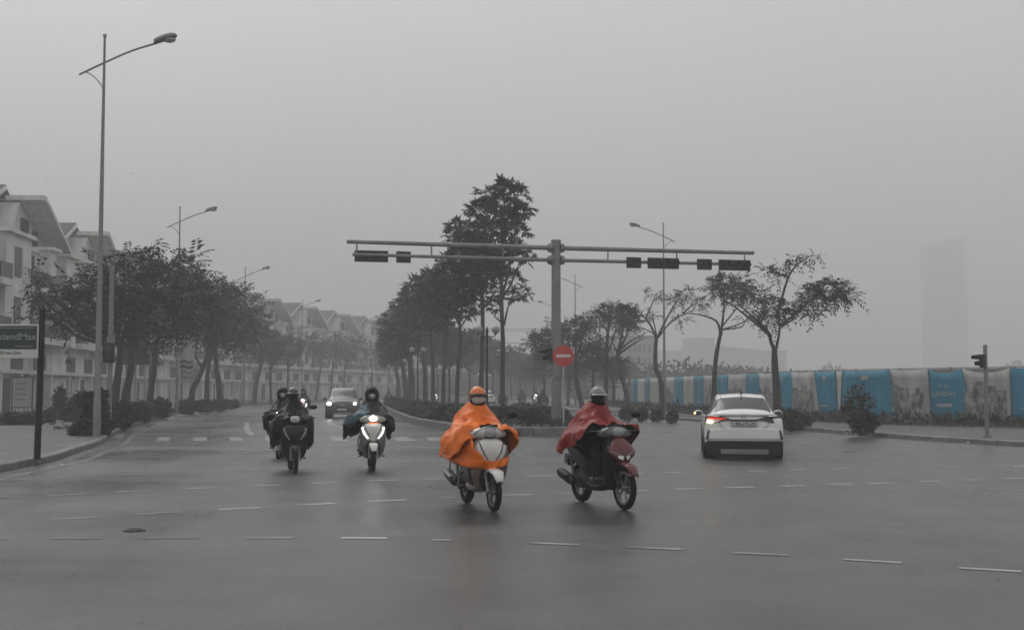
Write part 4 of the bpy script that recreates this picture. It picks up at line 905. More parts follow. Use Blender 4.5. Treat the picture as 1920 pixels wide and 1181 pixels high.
T('street_tree', 'tree with a flat tuft of leaves just below the right end of the gantry', (1337, 788), [(1339, 740), (1340, 700), (1344, 660), (1352, 622)], [(1360, 530, 30, 15), (1342, 546, 16, 12), (1385, 525, 20, 9), (1392, 550, 22, 8), (1370, 560, 18, 6), (1395, 600, 14, 4, 0, .5), (1420, 592, 12, 4, 0, .5)], 360, .5, r0=.15, group=RT, seed=52, forks=False,
  limbs=[[(1352, 625), (1357, 590), (1360, 560), (1362, 540)], [(1351, 628), (1343, 602), (1310, 590), (1282, 588)], [(1354, 618), (1385, 608), (1405, 596), (1432, 592)], [(1354, 612), (1375, 585), (1395, 560)], [(1353, 618), (1390, 613), (1400, 598), (1440, 577)]])
T('street_tree', 'nearly bare tree with upswept limbs beside the tallest right lamp', (1241, 778), [(1240, 720), (1230, 690), (1229, 660), (1231, 632)], [(1272, 561, 20, 8), (1262, 570, 12, 7), (1288, 548, 16, 5), (1312, 566, 18, 4), (1215, 550, 8, 3), (1225, 590, 12, 4), (1240, 553, 9, 5), (1276, 596, 12, 4), (1195, 600, 8, 3)], 230, .48, r0=.17, group=RT, seed=53, forks=False,
  limbs=[[(1231, 636), (1220, 612), (1206, 595), (1188, 580)], [(1232, 634), (1248, 600), (1262, 575), (1274, 560)], [(1235, 632), (1252, 610), (1280, 590), (1322, 577)], [(1229, 628), (1212, 618), (1183, 612)], [(1210, 598), (1222, 570), (1229, 550)], [(1231, 630), (1226, 605), (1222, 590)], [(1280, 588), (1300, 572), (1312, 564)]])
T('street_tree', 'leaning tree with cut limbs pointing right, left of the nearly bare one', (1177, 775), [(1174, 735), (1163, 700), (1158, 658)], [(1172, 590, 20, 13), (1184, 602, 16, 11)], 260, .65, r0=.19, group=RT, seed=54, limbs=[[(1158, 660), (1180, 641), (1207, 627)], [(1160, 664), (1185, 646), (1207, 634)], [(1160, 660), (1168, 628)], [(1158, 662), (1140, 625)], [(1162, 678), (1178, 676)]])
T('street_tree', 'straight tree with long bare side limb right of the no entry sign', (1136, 774), [(1136, 730), (1137, 690), (1138, 650), (1140, 620)], [(1142, 584, 30, 15), (1124, 600, 22, 13), (1156, 612, 16, 9), (1150, 573, 18, 7)], 420, .55, r0=.16, group=RT, seed=55, limbs=[[(1137, 700), (1125, 675), (1095, 667)], [(1138, 690), (1150, 672), (1158, 668)], [(1137, 650), (1125, 632), (1112, 625)]])
T('street_tree', 'dense tree right beside the gantry pole above the no entry sign', (1095, 772), [(1085, 735), (1079, 700), (1079, 672)], [(1080, 618, 30, 20), (1098, 604, 20, 11), (1064, 635, 18, 18), (1092, 640, 16, 10)], 540, .6, r0=.2, group=RT, seed=56, limbs=[[(1079, 685), (1100, 656), (1112, 640)], [(1080, 690), (1090, 665), (1096, 650)]])
T('street_tree', 'dense tree showing left of the gantry pole above the side signal', (1040, 768), [(1040, 720), (1034, 672)], [(1018, 640, 24, 17), (1002, 642, 14, 10), (1040, 622, 18, 12), (1028, 662, 24, 11)], 500, .75, r0=.2, group=RT, seed=57)
k = 0
for px, py, bl, lab in [(1112, 767, [(1110, 665, 20, 18), (1120, 650, 12, 10)], 'small hazy tree behind the leaning and straight trees, right of the sign'),
                        (1020, 758, [(1018, 685, 22, 20), (1030, 672, 12, 12)], 'hazy tree left of the gantry pole behind the side signal'),
                        (1000, 754, [(998, 688, 20, 18)], 'faint slim tree above the two close distant motorcycles'),
                        (975, 751, [(976, 690, 18, 16)], 'faint slim tree above the single distant motorcyclist'),
                        (1065, 760, [(1066, 690, 18, 14)], 'faint low tree right behind the no entry sign plate'),
                        (1150, 763, [(1152, 690, 18, 12)], 'low hazy tree between the leaning tree and the straight tree')]:
    T('street_tree', lab, (px, py), [(px + 1, 722), (px, 705)], bl, 300, 1.0, 'pinnate', r0=.16, group=RT, seed=60 + k); k += 1

# far wood behind the fence
rg = np.random.default_rng(9); bl = []; rr = random.Random(5)
for i in range(60):
    px = 1075 + i * 7.4 + rr.uniform(-5, 5); Y = rr.uniform(170, 215); p = xg(px, Y); hgt = rr.uniform(3.6, 6.2) - max(0, i - 30) * .05
    bl.append((p.x, Y, hgt * .5, rr.uniform(1.6, 3), 2.5, hgt * .5))
for px, Y, hh in ((1560, 350, 8.5), (1545, 350, 7), (1580, 352, 7.5), (1885, 400, 9.5), (1905, 400, 11), (1865, 400, 8), (1640, 300, 4), (1760, 300, 5)): p = xg(px, Y); bl.append((p.x, Y, hh * .5, 3.4, 3, hh * .5))
for i in range(50):
    px = 770 + i * 6 + rr.uniform(-4, 4); Y = rr.uniform(232, 250); p = xg(px, Y); hgt = rr.uniform(3.0, 5.0); bl.append((p.x, Y, hgt * .5, 2.2, 2.5, hgt * .5))
P, D = blob_points(rg, bl, 15000)
o = leaf_object('distant_wood', leaves(rg, P, D, rg.uniform(.7, 1.2, len(P)) * .8, 'bush'), M['leaf2'], None); tag(o, 'hazy far treeline running behind the banner fence', 'wood', kind='stuff')

# ------------------------------------------------------------------ bushes and hedges
BG = 'clipped round bushes under the left trees'
bush('bush', 'dark cone shaped bush at the foot of the tallest lamp, ragged shoots on top', 172, 816, [(172, 790, 20, 27), (152, 808, 20, 9), (195, 800, 12, 18), (172, 752, 22, 12), (158, 748, 14, 8), (190, 742, 10, 9), (185, 765, 14, 14)], 3000, .13, seed=1)
for i, (x, y, w, h, lab) in enumerate([(222, 803, 24, 23, 'nearest clipped dark bush, right of the slim signal post'), (262, 790, 21, 18, 'second clipped dark bush, right of the white shelter leg'), (298, 782, 20, 17, 'third clipped bush, under the straight third tree'),
                                       (350, 775, 16, 13, 'clipped bush beside the banner lamp pole'), (382, 772, 18, 11, 'low clipped bush under the crooked tree'), (412, 768, 16, 10, 'low clipped bush under the sixth left tree'), (436, 766, 12, 8, 'small clipped bush last in the left row')]):
    bush('bush', lab, x, y, [(x, y - h, w, h), (x - w * .5, y - h * .9, w * .6, h * .85), (x + w * .5, y - h * .9, w * .6, h * .85)], 1600 - i * 120, .13, BG, seed=10 + i)
bush('bush', 'tall weedy shrub against the doors behind the signboard post', 112, 786, [(112, 752, 10, 26), (104, 775, 16, 10)], 700, .16, seed=30)
bush('bush', 'weedy shrub against the house wall left of the lamp', 152, 790, [(150, 762, 20, 20), (135, 778, 22, 10)], 900, .17, seed=31)
bush('bush', 'low weeds at the foot of the house by the notice board', 22, 796, [(22, 785, 26, 9), (55, 787, 20, 7)], 900, .14, seed=32)
bush('bush', 'low weeds under the notice board', 60, 792, [(62, 783, 22, 8), (88, 783, 18, 8)], 700, .14, seed=36)
bush('bush', 'big dark bush with feathery shoots on top, in front of the banner fence', 1620, 812, [(1620, 796, 21, 13), (1608, 792, 15, 12), (1632, 790, 13, 12), (1600, 752, 17, 20, 0, .12), (1610, 732, 13, 12, 0, .08), (1626, 758, 12, 20, 0, .12), (1592, 768, 12, 14, 0, .2)], 950, .14, seed=33)
bush('bush', 'dark bush at the foot of the largest right tree, right of the white car', 1484, 802, [(1484, 787, 13, 14), (1472, 789, 11, 11)], 1000, .15, seed=34)
RG_ = 'clipped bushes under the right trees'
for i, (x, y, w, h, lab) in enumerate([(1176, 784, 14, 9, 'clipped bush left of the nearly bare right tree, nearest the red rider'), (1204, 786, 9, 9, 'smaller clipped bush second from the left under the right trees'), (1232, 787, 8, 8, 'clipped bush at the foot of the tallest right lamp'), (1260, 789, 7, 7, 'clipped bush just right of the tallest right lamp'), (1505, 800, 14, 9, 'low clipped bush in front of the slanted white banner')]):
    bush('bush', lab, x, y, [(x, y - h, w, h)], 900, .13, RG_, seed=40 + i)
# undergrowth along the foot of the fence between the trees
def swept_leaves(line, w, z0, z1, n, L, seed):
    rg = np.random.default_rng(seed); cl = [0]
    for a, b in zip(line, line[1:]): cl.append(cl[-1] + (b - a).length)
    P = []; D = []
    for _ in range(n):
        s = rg.uniform(0, cl[-1]); i = int(np.searchsorted(cl, s)) - 1; i = max(0, min(i, len(line) - 2)); q = line[i].lerp(line[i + 1], (s - cl[i]) / max(1e-6, cl[i + 1] - cl[i])); a = (line[i + 1] - line[i]).normalized(); nn = Vector((-a.y, a.x, 0))
        f = rg.integers(0, 4); o_ = rg.uniform(-w / 2, w / 2); z = rg.uniform(z0, z1)
        if f == 0: o_ = -w / 2
        elif f == 1: o_ = w / 2
        else: z = z1
        z += .05 * math.sin(s * 2.3) + .04 * math.sin(s * 5.1)
        P.append(q + nn * (o_ + rg.normal() * .05) + Vector((0, 0, z + rg.normal() * .035))); D.append((rg.normal() * .6 + nn.x * o_, rg.normal() * .6 + nn.y * o_, .5 + rg.normal() * .5))
    P = np.array([tuple(p) for p in P]); D = np.array(D); D /= np.linalg.norm(D, axis=1, keepdims=True)
    return leaves(rg, P, D, rg.uniform(.6, 1.3, n) * L, 'bush')
def hedge(name, lab, line, w, z0, z1, n, L, seed, group=None):
    t = empty(name, line[0], 0, lab, 'hedge', group); l2 = [p - line[0] for p in line]
    mb = MB(); strip(mb, l2, -w / 2 + .05, w / 2 - .05, z0, z1 - .07); mb.build('stem', M['soil'], t)
    leaf_object('foliage', swept_leaves(l2, w, z0, z1, n, L, seed), M['leaf3'], t)
ins = offs(iss + [iss[0]], .95)[:-1]
ci = lambda x, y: min(range(len(iss)), key=lambda i: (iss[i].x - x) ** 2 + (iss[i].y - y) ** 2)
i0, i1, i2, i3 = ci(-11.5, 108), ci(-2.0, 45.6), ci(2.2, 42.6), ci(1.4, 77)
hedge('hedge', 'dark clipped hedge along the left flank of the median island', [Vector((p.x, p.y, .27)) for p in ins[i0:i1 + 1]], 1.1, 0, .5, 9000, .12, 1)
hedge('hedge', 'dark clipped hedge across the island nose behind the two front scooters', [Vector((q[0], q[1], .27)) for q in [(-2.6, 50.5), (-1.2, 48.2), (.2, 47.2), (1.15, 46.9)]], 1.1, 0, .48, 5500, .1, 2)
hedge('hedge', 'low hedge along the right flank of the median behind the gantry pole', [Vector((p.x, p.y, .27)) for p in ins[ci(2.55, 46):i3 + 1]], .8, 0, .3, 3500, .12, 3)
bush('bush', 'small round bush on the island just right of the gantry pole foot', 1057, 796, [(1058, 788, 8, 8)], 600, .1, seed=50, z0=.27)
bl = swept_leaves([Vector((p.x, p.y, .27)) for p in offs(iss + [iss[0]], .55)[:-1][i0:i3 + 1]], .55, 0, .13, 6500, .1, 8)
o = leaf_object('ground_cover', bl, M['leaf3'], None); tag(o, 'low leafy ground cover edging the median island', 'ground cover', kind='stuff')
rg = np.random.default_rng(3); N = 5200; Pg = []
for _ in range(N):
    i = rg.integers(42, 95); a = LKs[i].lerp(LKs[i + 1], rg.uniform()); d = (LKs[i + 1] - LKs[i - 1]).normalized(); nn = Vector((-d.y, d.x, 0)); Pg.append(tuple(a + nn * abs(rg.normal() * .8 + .9) + Vector((0, 0, .12))))
Pg = np.array(Pg); Dg = rg.normal(size=(N, 3)) * .5 + np.array([0, 0, 1]); Dg /= np.linalg.norm(Dg, axis=1, keepdims=True)
o = leaf_object('grass_verge', leaves(rg, Pg, Dg, rg.uniform(.06, .2, N), 'bush', .7), M['grass'], None); tag(o, 'patchy dark grass and weeds behind the left kerb', 'grass', kind='stuff')
# litter and fallen leaves by the kerbs
mb = MB(); rr = random.Random(12)
def scrap(p, s): 
    a = rr.uniform(0, 6.3); c, d = math.cos(a) * s, math.sin(a) * s; mb.add([(p.x - c, p.y - d, p.z), (p.x + d * .6, p.y - c * .6, p.z + s * .3), (p.x + c, p.y + d, p.z + .01), (p.x - d * .6, p.y + c * .6, p.z + s * .2)], [(0, 1, 2, 3)])
for px, py in ((113, 872), (285, 792), (272, 795), (1670, 797), (1622, 817), (1742, 827), (1814, 830), (1770, 830), (372, 770)): scrap(G(px, py, .02 if py > 770 else .13), .09)
for _ in range(60): q = LKs[rr.randint(8, 60)]; scrap(Vector((q.x + rr.uniform(.1, 1.2), q.y + rr.uniform(-.5, .5), .01)), .03)
for _ in range(50): q = RKs[rr.randint(12, 60)]; scrap(Vector((q.x - rr.uniform(.05, .7), q.y + rr.uniform(-.5, .5), .01)), .03)
o = mb.build('litter', M['banner_white'], fix=False); tag(o, 'scraps of litter and fallen leaves lying along both kerbs', 'litter', kind='stuff')
mb = MB(); rr = random.Random(3)
for px, py in ((1672, 903), (1705, 906), (1856, 928), (497, 903), (1872, 1085), (183, 1119), (265, 1165)): scrap(G(px, py, .008), .022)
o = mb.build('fallen_leaves', M['pic_dark'], fix=False); tag(o, 'a few dark fallen leaves on the open asphalt', 'leaves', kind='stuff')
# birds
for px, py, Y, lab in ((424, 300, 95, 'tiny dark bird in the grey sky, nearest the second left lamp'), (383, 281, 120, 'faintest tiny bird, just left of the darkest one'), (247, 326, 110, 'tiny bird in the sky right of the tallest lamp'), (86, 334, 110, 'tiny bird above the first house roofs at left')):
    p = at(px, py, Y); t = empty('bird', p, rnd.uniform(0, 6), lab, 'bird')
    mb = MB(); mb.ell((0, 0, 0), (.07, .03, .028), 8, 6); mb.add([(.02, 0, .01), (-.03, .06, .04), (-.05, .14, .02), (-.03, 0, .005)], [(0, 1, 2, 3)]); mb.add([(.02, 0, .01), (-.03, -.06, .04), (-.05, -.14, .02), (-.03, 0, .005)], [(0, 1, 2, 3)]); mb.add([(-.05, .01, 0), (-.12, .02, 0), (-.12, -.02, 0), (-.05, -.01, 0)], [(0, 1, 2, 3)])
    mb.build('body', M['dark'], t, fix=False)
# ------------------------------------------------------------------ cars
def surf(grid, u, v):                                       # Catmull-Rom surface through a grid of control points
    nu, nv = len(grid), len(grid[0])
    def cr(p0, p1, p2, p3, t): return .5 * ((2 * p1) + (p2 - p0) * t + (2 * p0 - 5 * p1 + 4 * p2 - p3) * t * t + (3 * p1 - p0 - 3 * p2 + p3) * t ** 3)
    i = min(int(u), nu - 2); j = min(int(v), nv - 2); fu, fv = u - i, v - j; rows = []
    for a in (-1, 0, 1, 2):
        g = grid[min(max(i + a, 0), nu - 1)]
        rows.append(cr(g[max(j - 1, 0)], g[j], g[j + 1], g[min(j + 2, nv - 1)], fv))
    return cr(*rows, fu)
def car_grid(st):
    g = []
    for x, zb, zm, zs, zw, zr, wb, wm, ws, ww, wr in st:    # bottom, middle, shoulder, window base, roof ; half widths
        half = [(0, zb), (wb * .8, zb), (wb, zb + .04), (wm, zm), (ws, zs), (ww, zw), (wr, zr - .05), (wr * .72, zr - .004), (0, zr + .02)]
        g.append([Vector((x, -y, z)) for y, z in half])     # right side, bottom centre -> roof centre
    return g
def full(g): return [[Vector(p) for p in row] + [Vector((p.x, -p.y, p.z)) for p in reversed(row[:-1])] for row in g]
def body_from(g, name, mt, parent, su=5, sv=4):
    G2 = full(g); nu, nv = len(G2) - 1, len(G2[0]) - 1; rings = []
    for i in range(nu * su + 1): rings.append([surf(G2, i / su, j / sv) for j in range(nv * sv + 1)][:-1])
    mb = MB(); mb.loft(rings, True, True); return mb.build(name, mt, parent, smooth=50)
def patch(g, name, mt, parent, u0, u1, v0, v1, off=.006, nu=10, nv=10, inset=lambda a, b: (a, b), both=True):
    G2 = full(g); nvx = len(G2[0]) - 1
    def P(u, v):
        p = surf(G2, u, v); e = .02; a = surf(G2, min(u + e, len(G2) - 1), v) - surf(G2, max(u - e, 0), v); b = surf(G2, u, min(v + e, nvx)) - surf(G2, u, max(v - e, 0)); n = a.cross(b)
        n = n.normalized() if n.length > 1e-9 else Vector((0, 0, 1))
        c = Vector((p.x, 0, .7)); n = n if n.dot(p - c + Vector((0, 0, 1e-3))) > 0 else -n
        return p + n * off
    mb = MB(); mb.loft([[P(u0 + (u1 - u0) * i / nu, v0 + (v1 - v0) * j / nv) for j in range(nv + 1)] for i in range(nu + 1)], False, False)
    return mb.build(name, mt, parent, smooth=60, fix=False)
def car_wheel(t, x, y, r, w=.2, name='wheel'):
    s = 1 if y > 0 else -1
    mb = MB(); pr = [(r * .62, -w / 2), (r * .9, -w / 2), (r * .98, -w * .4), (r, -w * .2), (r, w * .2), (r * .98, w * .4), (r * .9, w / 2), (r * .62, w / 2)]
    mb.loft([[Vector((math.cos(a) * q[0], q[1], math.sin(a) * q[0])) for a in [k * math.tau / 28 for k in range(28)]] for q in pr + [pr[0]]], True, False)
    tyre = mb.build('wheel', M['rubber'], t, smooth=40, loc=(x, y, r))
    mb = MB(); mb.tube([(0, -w * .3, 0), (0, w * .3, 0)], r * .63, 24)
    for k in range(5): a = k * math.tau / 5; mb.tube([(math.cos(a) * r * .1, s * w * .36, math.sin(a) * r * .1), (math.cos(a) * r * .6, s * w * .36, math.sin(a) * r * .6)], [.035, .03], 6)
    mb.build('rim', M['alloy'], tyre, smooth=40); return tyre
def face_poly(mb, pts, x0, x1):                             # flat outline in y-z given a real thickness along x
    mb.prism(pts, 'x', x0, x1)
def sedan(name, label, loc, rz, paint, lamps_left=None, plate=True, group=None):
    t = empty(name, loc, rz, label, 'car', group)           # local +x is forward, rear bumper at x = 0
    st = [(-.02, .42, .50, .60, .66, .72, .62, .70, .70, .62, .45), (.0, .30, .55, .82, .88, .93, .72, .82, .81, .74, .55), (.10, .22, .56, .86, .94, 1.00, .80, .865, .845, .78, .60), (.40, .20, .56, .86, .97, 1.03, .83, .88, .86, .78, .60),
          (.62, .20, .56, .88, .98, 1.08, .84, .885, .865, .76, .60), (1.25, .20, .56, .89, .97, 1.40, .84, .885, .87, .77, .545), (1.95, .19, .56, .88, .95, 1.455, .84, .88, .87, .78, .57), (2.6, .19, .55, .87, .93, 1.40, .84, .88, .87, .78, .56),
          (3.25, .19, .54, .85, .90, 1.03, .83, .875, .86, .76, .60), (3.9, .20, .5, .78, .84, .92, .80, .86, .83, .72, .55), (4.3, .25, .48, .66, .70, .76, .70, .78, .74, .6, .45), (4.42, .38, .48, .55, .6, .64, .5, .6, .55, .45, .3)]
    g = car_grid(st); b = body_from(g, 'body', paint, t)
    for a in (0, 1): pass
    patch(g, 'rear_window', M['glass'], t, 4.12, 4.88, 5.75, 10.25, .008)
    patch(g, 'windscreen', M['glass'], t, 7.1, 7.9, 5.8, 10.2, .008)
    for v0, v1 in ((5.12, 5.86), (10.14, 10.88)): patch(g, 'side_window', M['glass'], t, 4.6, 7.5, v0, v1, .008, 18, 5)
    for v0, v1 in ((2.05, 2.5), (13.5, 13.95)): patch(g, 'sill', M['black'], t, 1.2, 9.6, v0, v1, .008, 24, 4)
    # rear end
    mb = MB(); face_poly(mb, [(-.82, .43), (.82, .43), (.83, .30), (.80, .10), (.55, .08), (-.55, .08), (-.80, .10), (-.83, .30)], -.05, .30); o = mb.build('rear_bumper', M['black'], t, bevel=.02)
    mb = MB(); mb.prism([(-.52, .24), (.52, .24), (.53, .13), (-.53, .13)], 'x', -.075, -.05); mb.build('diffuser_plate', M['galv'], o, bevel=.008)
    mb = MB(); face_poly(mb, [(-.78, .66), (-.60, .70), (.60, .70), (.78, .66), (.80, .46), (-.80, .46)], -.045, .12); mb.build('bumper_cover', paint, t, bevel=.02)
    for s in (-1, 1): mb = MB(); face_poly(mb, [(s * .765, .67), (s * .80, .66), (s * .85, .46), (s * .81, .45)], -.06, .1); mb.build('bumper_vent', M['black'], t)
    mb = MB(); mb.prism([(-.84, .445), (.84, .445), (.84, .425), (-.84, .425)], 'x', -.058, -.02); mb.build('bumper_edge', M['chrome'], t)
    for s in (-1, 1):
        mb = MB(); mb.add([(-.035, s * .30, .915), (-.03, s * .45, .955), (.02, s * .75, .975), (.16, s * .865, .97), (.14, s * .872, .80), (.0, s * .80, .79), (-.035, s * .55, .84), (-.038, s * .40, .875)] + [(.14, s * .30, .915), (.14, s * .45, .955), (.14, s * .75, .975), (.3, s * .84, .97), (.3, s * .84, .80), (.14, s * .80, .79), (.14, s * .55, .84), (.14, s * .40, .875)],
              [(0, 1, 2, 3, 4, 5, 6, 7)] + [(k, (k + 1) % 8, 8 + (k + 1) % 8, 8 + k) for k in range(8)])
        lit = lamps_left and s == 1
        o = mb.build('tail_light', M['tail_red'] if lit else M['tail_dark'], t, bevel=.004)
        if lit:
            mb = MB(); mb.ell((.02, s * .745, .848), (.05, .085, .045), 16, 10); mb.build('turn_lamp', M['turn'], o, smooth=True)
            mb = MB(); mb.add([(-.04, s * .42, .90), (-.005, s * .80, .94), (-.005, s * .80, .955), (-.04, s * .42, .925), (.02, s * .42, .90), (.05, s * .80, .94), (.05, s * .80, .955), (.02, s * .42, .925)], [(0, 1, 2, 3), (7, 6, 5, 4), (0, 4, 5, 1), (1, 5, 6, 2), (2, 6, 7, 3), (3, 7, 4, 0)]); mb.build('turn_lamp', M['sunred'], o)
    mb = MB(); mb.prism([(-.30, .90), (.30, .90), (.38, .875), (-.38, .875)], 'x', -.04, .12); mb.build('light_bar', M['black'], t)
    mb = MB(); mb.prism([(-.66, .985), (.66, .985), (.74, 1.0), (.64, 1.03), (-.64, 1.03), (-.74, 1.0)], 'x', -.03, .16); mb.build('boot_lip', paint, t, bevel=.012)
    # boot shut line as a narrow dark groove strip
    ln = [(-.56, .84), (-.50, .74), (-.40, .685), (.40, .685), (.50, .74), (.56, .84)]; mb = MB(); mb.tube([(-.038, y, z) for y, z in ln], .0045, 5); mb.build('shut_line', M['dark'], t)
    mb = MB(); mb.loft([[Vector((-.045 + .0 * k, math.cos(a) * r1, .975 + math.sin(a) * r1 * .5)) for a in [q * math.tau / 20 for q in range(20)]] for k, r1 in ((0, .075), (1, .062))], True, False)
    mb.box(-.048, -.04, -.01, .01, .945, 1.005); mb.tube([(-.045, -.035, .955), (-.045, .0, .975), (-.045, .035, .995)], .007, 5); mb.build('emblem', M['chrome'], t)
    if plate:
        mb = MB(); mb.box(-.052, -.04, -.27, .27, .755, .865); o = mb.build('number_plate', M['sign_white'], t, bevel=.006)
        mb = MB()
        for a, b_, c, d in ((-.275, .275, .862, .872), (-.275, .275, .748, .758), (-.28, -.272, .75, .87), (.272, .28, .75, .87)): mb.box(-.056, -.04, a, b_, c, d)
        mb.build('plate_frame', M['dark'], o)
        text('18A-232.24', .098, M['black'], o, (-.053, 0, .808), (R(90), 0, R(-90)), 'plate_lettering', bold=.001)
    mb = MB(); mb.prism([(1.15, 1.45), (1.45, 1.455), (1.17, 1.53)], 'y', -.012, .012); mb.build('antenna_fin', M['dark'], t)
    for s in (-1, 1): mb = MB(); mb.tube([(1.05, s * .47, 1.36), (1.6, s * .49, 1.462), (2.5, s * .49, 1.44)], .006, 5); mb.build('roof_line', M['dark'], t)
    for s in (-1, 1):
        mb = MB(); mb.ell((2.85, s * .965, .99), (.07, .11, .075), 14, 10); mb.tube([(2.88, s * .8, .93), (2.86, s * .9, .96)], .025, 6); o = mb.build('side_mirror', paint, t, smooth=True)
        mb = MB(); mb.ell((2.775, s * .965, .99), (.015, .09, .058), 12, 8); mb.build('mirror_glass', M['glass'], o, smooth=True)
        if lamps_left and s == 1: mb = MB(); mb.ell((2.79, s * 1.05, .99), (.03, .03, .02), 10, 6); mb.build('turn_lamp', M['turn'], o, smooth=True)
    for x in (.85, 3.45):
        for y in (-.79, .79): car_wheel(t, x, y, .31, .2)
    for s in (-1, 1):
        for x in (.85, 3.45): mb = MB(); mb.tube([(x, s * .60, .36), (x, s * .893, .36)], .36, 28); mb.build('wheel_arch', M['black'], t)
    return t
M['turn'] = emit('lit turn lamp', (1.0, .60, .20), 6.0)
p = G(1396, 862); sedan('white_sedan', 'white sedan seen from behind, left turn lamp glowing, driving away at right', (p.x, p.y, 0), R(90 - 7.8), M['white_car'], True)
# far car seen from behind
p = xg(911, 112); sedan('white_car', 'small distant white car driving away behind the orange rider', (p.x, p.y, 0), R(90 + 4), M['white_car'], None, plate=False)

def suv(name, label, loc, rz, paint):
    t = empty(name, loc, rz, label, 'car')                  # local +x forward, front bumper at x = 0 (body behind it)
    st = [(-4.5, .45, .6, .8, .9, 1.0, .6, .7, .7, .6, .45), (-4.4, .3, .6, .95, 1.05, 1.5, .8, .88, .87, .78, .6), (-3.9, .22, .6, .98, 1.06, 1.60, .86, .92, .9, .8, .62), (-2.6, .2, .6, .98, 1.05, 1.64, .87, .92, .91, .8, .64), (-1.95, .2, .6, .97, 1.04, 1.60, .87, .92, .91, .8, .63),
          (-1.15, .2, .6, .96, 1.02, 1.10, .87, .92, .9, .79, .66), (-.6, .22, .58, .88, .96, 1.02, .86, .915, .88, .78, .6), (-.12, .24, .55, .80, .86, .93, .80, .88, .84, .74, .55), (-.02, .30, .52, .70, .76, .82, .70, .80, .76, .62, .45), (.03, .42, .5, .58, .62, .66, .5, .6, .55, .45, .3)]
    g = car_grid(st); body_from(g, 'body', paint, t)
    patch(g, 'windscreen', M['glass'], t, 4.12, 4.9, 5.7, 10.3, .008)
    for v0, v1 in ((5.12, 5.86), (10.14, 10.88)): patch(g, 'side_window', M['glass'], t, 1.3, 4.4, v0, v1, .008, 18, 5)
    mb = MB(); face_poly(mb, [(-.5, .82), (.5, .82), (.42, .62), (.3, .58), (-.3, .58), (-.42, .62)], -.1, .045); gr = mb.build('grille', M['black'], t, bevel=.01)
    mb = MB()
    for z in (.64, .70, .76): mb.box(.045, .055, -.42, .42, z, z + .018)
    mb.box(.045, .06, -.07, .07, .70, .77); mb.box(.03, .05, -.5, .5, .82, .84); mb.build('grille_bar', M['chrome'], gr)
    mb = MB(); face_poly(mb, [(-.8, .48), (.8, .48), (.78, .22), (-.78, .22)], -.12, .05); bp = mb.build('front_bumper', M['dark'], t, bevel=.02)
    mb = MB(); mb.box(.05, .06, -.5, .5, .24, .34); mb.build('skid_plate', M['galv'], bp)
    mb = MB(); mb.box(.05, .062, -.26, .26, .43, .53); mb.build('number_plate', M['sign_white'], t)
    for s in (-1, 1):
        mb = MB(); mb.add([(.02, s * .52, .80), (-.02, s * .74, .88), (-.18, s * .87, .90), (-.17, s * .88, .78), (-.0, s * .78, .72), (.035, s * .54, .72), (-.15, s * .52, .80), (-.2, s * .74, .88), (-.3, s * .82, .90), (-.3, s * .82, .78), (-.2, s * .78, .72), (-.15, s * .54, .72)], [(0, 1, 2, 3, 4, 5), (11, 10, 9, 8, 7, 6)] + [(k, (k + 1) % 6, 6 + (k + 1) % 6, 6 + k) for k in range(6)])
        o = mb.build('headlight', M['lens'], t); mb = MB(); mb.ell((.0, s * .70, .80), (.07, .125 if s < 0 else .075, .095 if s < 0 else .07), 16, 10); mb.build('lamp', M['headlit'], o, smooth=True)
        mb = MB(); mb.ell((-1.35, s * 1.0, 1.06), (.07, .11, .08), 14, 10); mb.tube([(-1.3, s * .85, .99), (-1.32, s * .95, 1.02)], .03, 6); mb.build('side_mirror', paint, t, smooth=True)
    for x in (-3.6, -.85):
        for y in (-.8, .8): car_wheel(t, x, y, .35, .22)
    for s in (-1, 1):
        for x in (-3.6, -.85): mb = MB(); mb.tube([(x, s * .60, .38), (x, s * .925, .38)], .41, 28); mb.build('wheel_arch', M['black'], t)
    return t
p = G(641, 784); suv('dark_car', 'dark grey car coming towards the camera with headlights on, behind the hooded rider', (p.x, p.y, 0), R(-90 + 6), M['dark_car'])

# ------------------------------------------------------------------ scooters (local +x forward, +y left, wheels at x = +-.62)
def sring(x, zc, hw, hh, e=.8, n=20):
    return [Vector((x, math.copysign(abs(math.cos(a)) ** e, math.cos(a)) * hw, zc + math.copysign(abs(math.sin(a)) ** e, math.sin(a)) * hh)) for a in [k * math.tau / n for k in range(n)]]
def zring(z, xc, hw, hx, e=.8, n=20):
    return [Vector((xc + math.copysign(abs(math.sin(a)) ** e, math.sin(a)) * hx, math.copysign(abs(math.cos(a)) ** e, math.cos(a)) * hw, z)) for a in [k * math.tau / n for k in range(n)]]
def sweepx(secs, e=.8, k=3):
    s = catmull([(a, b, c) for a, b, c, d in secs], k); h = catmull([(a[3], 0, 0) for a in secs], k)
    return [sring(p.x, p.y, max(p.z, .004), max(q.x, .004), e) for p, q in zip(s, h)]
def sweepz(secs, e=.8, k=3):
    s = catmull([(a, b, c) for a, b, c, d in secs], k); h = catmull([(a[3], 0, 0) for a in secs], k)
    return [zring(p.x, p.y, max(p.z, .004), max(q.x, .004), e) for p, q in zip(s, h)]
